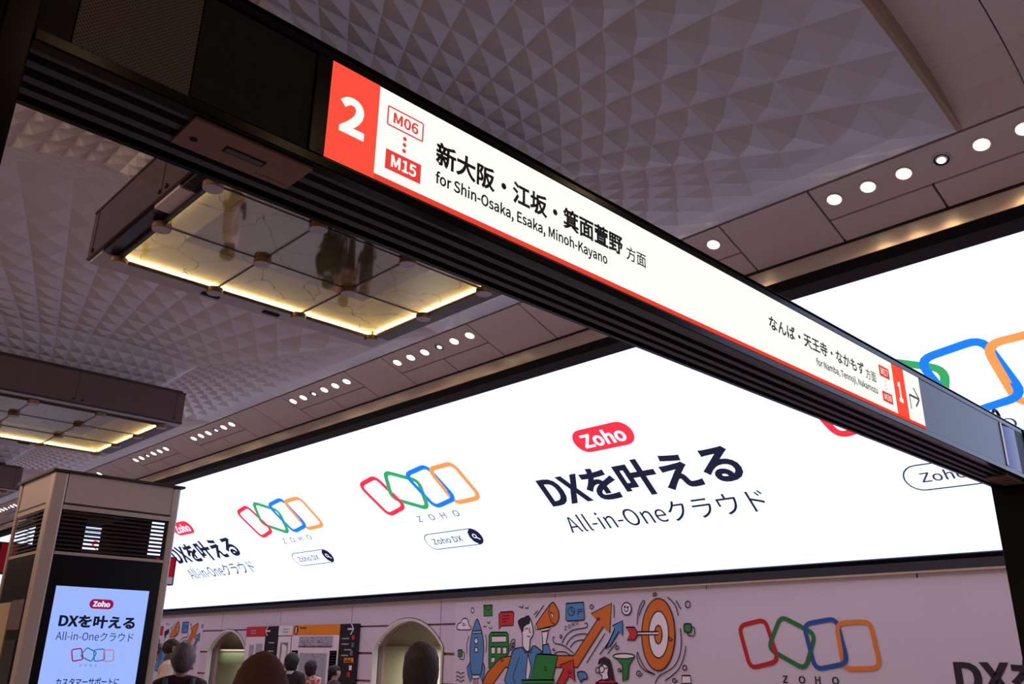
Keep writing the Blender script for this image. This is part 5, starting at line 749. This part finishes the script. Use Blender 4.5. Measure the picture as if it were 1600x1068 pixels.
# ------------------------------------------------------------------ people
def skin_mesh(name, verts, edges, radii, root, m, parent, sub=2):
    me = bpy.data.meshes.new(name); me.from_pydata(verts, edges, []); o = bpy.data.objects.new(name, me); COL.objects.link(o)
    md = o.modifiers.new('s', 'SKIN'); md.use_smooth_shade = True
    for i, r in enumerate(radii):
        me.skin_vertices[0].data[i].radius = r if isinstance(r, tuple) else (r, r)
    me.skin_vertices[0].data[root].use_root = True
    sb = o.modifiers.new('u', 'SUBSURF'); sb.levels = sub; sb.render_levels = sub
    dg = bpy.context.evaluated_depsgraph_get(); bpy.context.view_layer.update()
    nm = bpy.data.meshes.new_from_object(o.evaluated_get(dg)); bpy.data.objects.remove(o)
    nm.materials.clear(); nm.materials.append(m); nm.shade_smooth()
    ob = bpy.data.objects.new(name, nm); COL.objects.link(ob); ob.parent = parent; return ob
def person(label, x, y, H, face, top_m, hair_m, trouser_m, hair='short', extra=None, female=False):
    p = thing('person', label, 'person', (x, y, -CZ)); p.rotation_euler = (0, 0, face)
    h = H; V = []; Ed = []; Rd = []
    def v(a, r, par=None):
        V.append((a[0]*h, a[1]*h, a[2]*h)); Rd.append(tuple(q*h for q in r) if isinstance(r, tuple) else r*h)
        if par is not None: Ed.append((par, len(V)-1))
        return len(V)-1
    pel = v((0, 0, .53), (.085, .06)); sp = v((0, .0, .62), (.075, .055), pel); ch = v((0, 0, .73), (.095, .065), sp); ub = v((0, 0, .80), (.075, .05), ch)
    nk = v((0, .0, .845), .034, ub); n2 = v((0, .006, .868), .033, nk); jaw = v((0, .018, .893), (.036, .042), n2); sk = v((0, .008, .93), (.044, .052), jaw); cr = v((0, .002, .965), (.038, .044), sk)
    v((0, .062, .925), .008, sk)                                     # nose
    for s in (-1, 1):
        v((s*.047, .0, .925), .008, sk)                              # ear
        sh = v((s*.095, 0, .80), .036, ub); el = v((s*.125, -.01, .64), .026, sh); wr = v((s*.125, .05, .505), .017, el); pm = v((s*.122, .065, .47), (.012, .022), wr)
        for k, ln in enumerate((.040, .045, .042, .034)):
            f1 = v((s*.122, .048+.012*k, .455), .0052, pm); v((s*.118, .046+.013*k, .455-ln), .0045, f1)
        t1 = v((s*.112, .085, .478), .006, pm); v((s*.106, .094, .455), .005, t1)
        hp = v((s*.052, 0, .50), .055, pel); kn = v((s*.055, .008, .28), .036, hp); an = v((s*.055, -.01, .045), .022, kn); v((s*.058, .07, .018), .018, an)
    skin_mesh('body', V, Ed, Rd, 0, m_skin, p)
    def grow(idx_pairs, g, name, m):
        return None
    # jacket: torso and sleeves
    V2 = []; E2 = []; R2 = []
    def w_(a, r, par=None):
        V2.append((a[0]*h, a[1]*h, a[2]*h)); R2.append(tuple(q*h for q in r) if isinstance(r, tuple) else r*h)
        if par is not None: E2.append((par, len(V2)-1))
        return len(V2)-1
    a = w_((0, 0, .46), (.112, .085)); b = w_((0, 0, .60), (.108, .082), a); c = w_((0, -.004, .73), (.118, .085), b); d = w_((0, -.004, .80), (.088, .064), c); e = w_((0, 0, .868), (.046, .044), d)
    for s in (-1, 1):
        q = w_((s*.100, 0, .795), .050, d); q2 = w_((s*.136, -.012, .64), .042, q); w_((s*.134, .045, .515), .032, q2)
    skin_mesh('jacket', V2, E2, R2, 0, top_m, p)
    V2.clear(); E2.clear(); R2.clear()
    a = w_((0, 0, .53), (.095, .07))
    for s in (-1, 1):
        q = w_((s*.054, 0, .49), .064, a); q2 = w_((s*.056, .006, .28), .047, q); w_((s*.056, -.01, .06), .038, q2)
    skin_mesh('trousers', V2, E2, R2, 0, trouser_m, p)
    for s in (-1, 1):
        mb = MB(); mb.lathe(0, 0, [(.5, 0), (.5, .25), (.42, .6), (.2, .9)], 14)
        mb.v = [(x+(s*.056+q[0]*.062)*h, y+(.028+q[1]*.15)*h, -CZ+q[2]*.055*h*(1 if q[1] > 0 else 1.25)) for q in mb.v]; o = mb.build('shoe', m_black2, None, True); o.parent = p
        for vv in o.data.vertices: vv.co = Vector((vv.co.x-x, vv.co.y-y, vv.co.z))
        MB_e = MB(); MB_e.lathe(0, 0, [(.001, -.0035), (.003, -.002), (.0035, 0), (.003, .002), (.001, .0035)], 8)
        o = MB_e.build('eye', m_black2, None, True); o.parent = p
        for vv in o.data.vertices: vv.co = Vector((vv.co.x*h+s*.018*h, vv.co.y*h+.052*h, (vv.co.z-CZ)*h+.935*h))
    # hair: shell over the skull, cut open at the face
    bm = bmesh.new(); bmesh.ops.create_uvsphere(bm, u_segments=28, v_segments=20, radius=1)
    rx, ry, rz = (.050, .060, .052) if hair == 'short' else ((.055, .062, .070) if hair == 'grey' else (.058, .066, .062))
    kill = []
    for q in bm.verts:
        n = random.Random(int((q.co.x+2)*997+(q.co.z+3)*7919)).uniform(.955, 1.05)
        q.co = Vector((q.co.x*rx*n, q.co.y*ry*n-.006, q.co.z*rz*n+.942))
        if hair == 'long' and q.co.z < .945:
            f = (.945-q.co.z)/.06; q.co.z = .945-f*.16; q.co.x *= 1+.25*min(1, f); q.co.y = q.co.y*(1.0)-.01*f
        if hair == 'bob' and q.co.z < .94: q.co.z = .94-(.94-q.co.z)*1.6
    lim = {'short': .93, 'long': .955, 'bob': .95, 'hood': .0, 'grey': .89}[hair]
    for q in bm.verts:
        if q.co.y > .018 and q.co.z < lim+.02 and hair != 'hood': kill.append(q)
        elif hair in ('short', 'grey') and q.co.z < (.90 if hair == 'short' else .868): kill.append(q)
    bmesh.ops.delete(bm, geom=kill, context='VERTS')
    for q in bm.verts: q.co *= h
    me = bpy.data.meshes.new('hair'); bm.to_mesh(me); bm.free(); me.materials.append(hair_m); me.shade_smooth()
    o = bpy.data.objects.new('hair' if hair != 'hood' else 'hat', me); COL.objects.link(o); o.parent = p
    sd = o.modifiers.new('t', 'SOLIDIFY'); sd.thickness = .006*h; sd.offset = 1
    if extra: extra(p, h)
    return p
def sub_obj(name, mb, m, parent, h, smooth=True):
    me = bpy.data.meshes.new(name); me.from_pydata([(a*h, b*h, c*h) for a, b, c in mb.v], [], mb.f); me.materials.append(m)
    if smooth: me.shade_smooth()
    o = bpy.data.objects.new(name, me); COL.objects.link(o); o.parent = parent; return o
def scarf(m):
    def f(p, h): sub_obj('neck_warmer', MB().lathe(0, .002, [(.040, .838), (.050, .846), (.052, .866), (.047, .886), (.040, .890)], 20, 1, .95), m, p, h)
    return f
def backpack(p, h):
    mb = MB().lathe(0, -.115, [(.06, .60), (.095, .61), (.10, .70), (.095, .76), (.07, .785), (.02, .79)], 20, 1, .55)
    sub_obj('backpack', mb, mat('backpack_blue', (52, 58, 82), .7), p, h)
    for s in (-1, 1): sub_obj('strap', MB().tube([(s*.062, -.095, .765), (s*.066, -.05, .835), (s*.066, .02, .838), (s*.066, .085, .76), (s*.075, .07, .66)], .013, 8), mat('strap_blue', (70, 78, 104), .7), p, h)
def collar(m):
    def f(p, h): sub_obj('collar', MB().lathe(0, -.002, [(.058, .826), (.055, .845), (.046, .853)], 20), m, p, h)
    return f
def hood(p, h):
    mb = MB().lathe(0, -.012, [(.20, .765), (.178, .80), (.145, .84), (.120, .88), (.098, .925), (.078, .965), (.052, .992), (.02, 1.004)], 28, 1, .95)
    mb.v = [(a*(1+.04*math.sin(c*31+a*23+b*17)), b*(1+.04*math.cos(c*37+a*29)), c+.004*math.sin(a*70)) for a, b, c in mb.v]
    sub_obj('hood', mb, m_hood, p, h)
    for i in range(2):
        z = .86+.06*i; r = [.134, .094][i]
        sub_obj('hood_fold', MB().tube([(r*math.cos(t), -.012+r*.95*math.sin(t), z+.012*math.sin(2*t+i)) for t in [math.pi+math.pi*k/12 for k in range(13)]], .007, 6), m_hood, p, h)
m_hood = mat('brown_fleece', (66, 34, 26), .95, noise=.35, nscale=25, bump=.5)
def hairmat(name, rgb):
    m = mat(name, rgb, .55); nt = m.node_tree; b = nt.nodes['Principled BSDF']; c = lin(rgb)
    tc = nt.nodes.new('ShaderNodeTexCoord'); mp = nt.nodes.new('ShaderNodeMapping'); mp.inputs['Scale'].default_value = (70, 70, 7); nt.links.new(tc.outputs['Object'], mp.inputs[0])
    n = nt.nodes.new('ShaderNodeTexNoise'); n.inputs['Scale'].default_value = 1.6; n.inputs['Detail'].default_value = 3; nt.links.new(mp.outputs[0], n.inputs['Vector'])
    mx = nt.nodes.new('ShaderNodeMix'); mx.data_type = 'RGBA'; mx.inputs[6].default_value = tuple(q*.35 for q in c)+(1,); mx.inputs[7].default_value = tuple(min(1, q*1.9) for q in c)+(1,)
    nt.links.new(n.outputs['Fac'], mx.inputs[0]); nt.links.new(mx.outputs[2], b.inputs['Base Color'])
    bp = nt.nodes.new('ShaderNodeBump'); bp.inputs['Strength'].default_value = .7; bp.inputs['Distance'].default_value = .01; nt.links.new(n.outputs['Fac'], bp.inputs['Height']); nt.links.new(bp.outputs[0], b.inputs['Normal']); return m
h_blk = hairmat('hair_black', (24, 18, 24)); h_grey = hairmat('hair_grey', (104, 98, 108)); h_br = hairmat('hair_brown', (40, 22, 20)); h_db = hairmat('hair_dark_brown', (42, 22, 30))
c_white = mat('coat_white', (224, 204, 196), .8, noise=.05, nscale=10); c_dark = mat('coat_dark', (34, 26, 34), .8); c_plum = mat('coat_plum', (44, 24, 34), .8); c_navy = mat('coat_navy', (40, 44, 60), .7)
t_dark = mat('trousers_dark', (30, 30, 40), .8)
def pattern_coat():
    m = bpy.data.materials.new('patterned_coat'); m.use_nodes = True; nt = m.node_tree; b = nt.nodes['Principled BSDF']
    tc = nt.nodes.new('ShaderNodeTexCoord'); v = nt.nodes.new('ShaderNodeTexVoronoi'); v.inputs['Scale'].default_value = 9; nt.links.new(tc.outputs['Object'], v.inputs['Vector'])
    r = nt.nodes.new('ShaderNodeValToRGB'); r.color_ramp.interpolation = 'CONSTANT'; r.color_ramp.elements[0].color = lin((214, 70, 66))+(1,); r.color_ramp.elements[1].position = .38; r.color_ramp.elements[1].color = lin((222, 180, 190))+(1,)
    e = r.color_ramp.elements.new(.6); e.color = lin((150, 110, 120))+(1,)
    nt.links.new(v.outputs['Distance'], r.inputs[0]); nt.links.new(r.outputs[0], b.inputs['Base Color']); b.inputs['Roughness'].default_value = .8; return m
AWAY = math.atan2(12, 6.5)-math.pi/2+math.radians(30)
def face_dir(dx, dy): return math.atan2(dy, dx)-math.pi/2
person('young man in white jacket and grey neck warmer beside the far mural, face turned right', -11.92, 5.18, 1.81, face_dir(.35, .6), c_white, h_blk, t_dark, 'short', scarf(mat('knit_grey', (88, 84, 82), .9)))
person('grey-haired person in dark coat with blue backpack straps, seen from behind', -7.75, 3.48, 1.69, face_dir(-.8, .45), c_plum, h_grey, t_dark, 'grey', backpack)
person('person in a thick brown hood, seen from behind before the map board', -5.70, 3.13, 1.63, face_dir(-.85, .5), c_dark, m_hood, t_dark, 'hood', hood)
person('black-haired person in dark coat with white collar facing the map board', -12.07, 7.10, 1.65, face_dir(-.5, .8), c_dark, h_blk, t_dark, 'bob', collar(mat('collar_white', (206, 200, 226), .7)))
person('dark-haired woman in red and pink patterned coat at the map board', -12.77, 7.87, 1.55, face_dir(-.4, .9), pattern_coat(), h_db, t_dark, 'bob')
person('short person with cropped black hair and navy coat, face turned right at the board', -12.15, 7.91, 1.49, face_dir(.3, .9), c_navy, h_blk, t_dark, 'short')
person('woman with long dark hair in front of the large arch, seen from behind', -4.55, 3.60, 1.70, face_dir(-.75, .65), c_dark, h_br, t_dark, 'long')
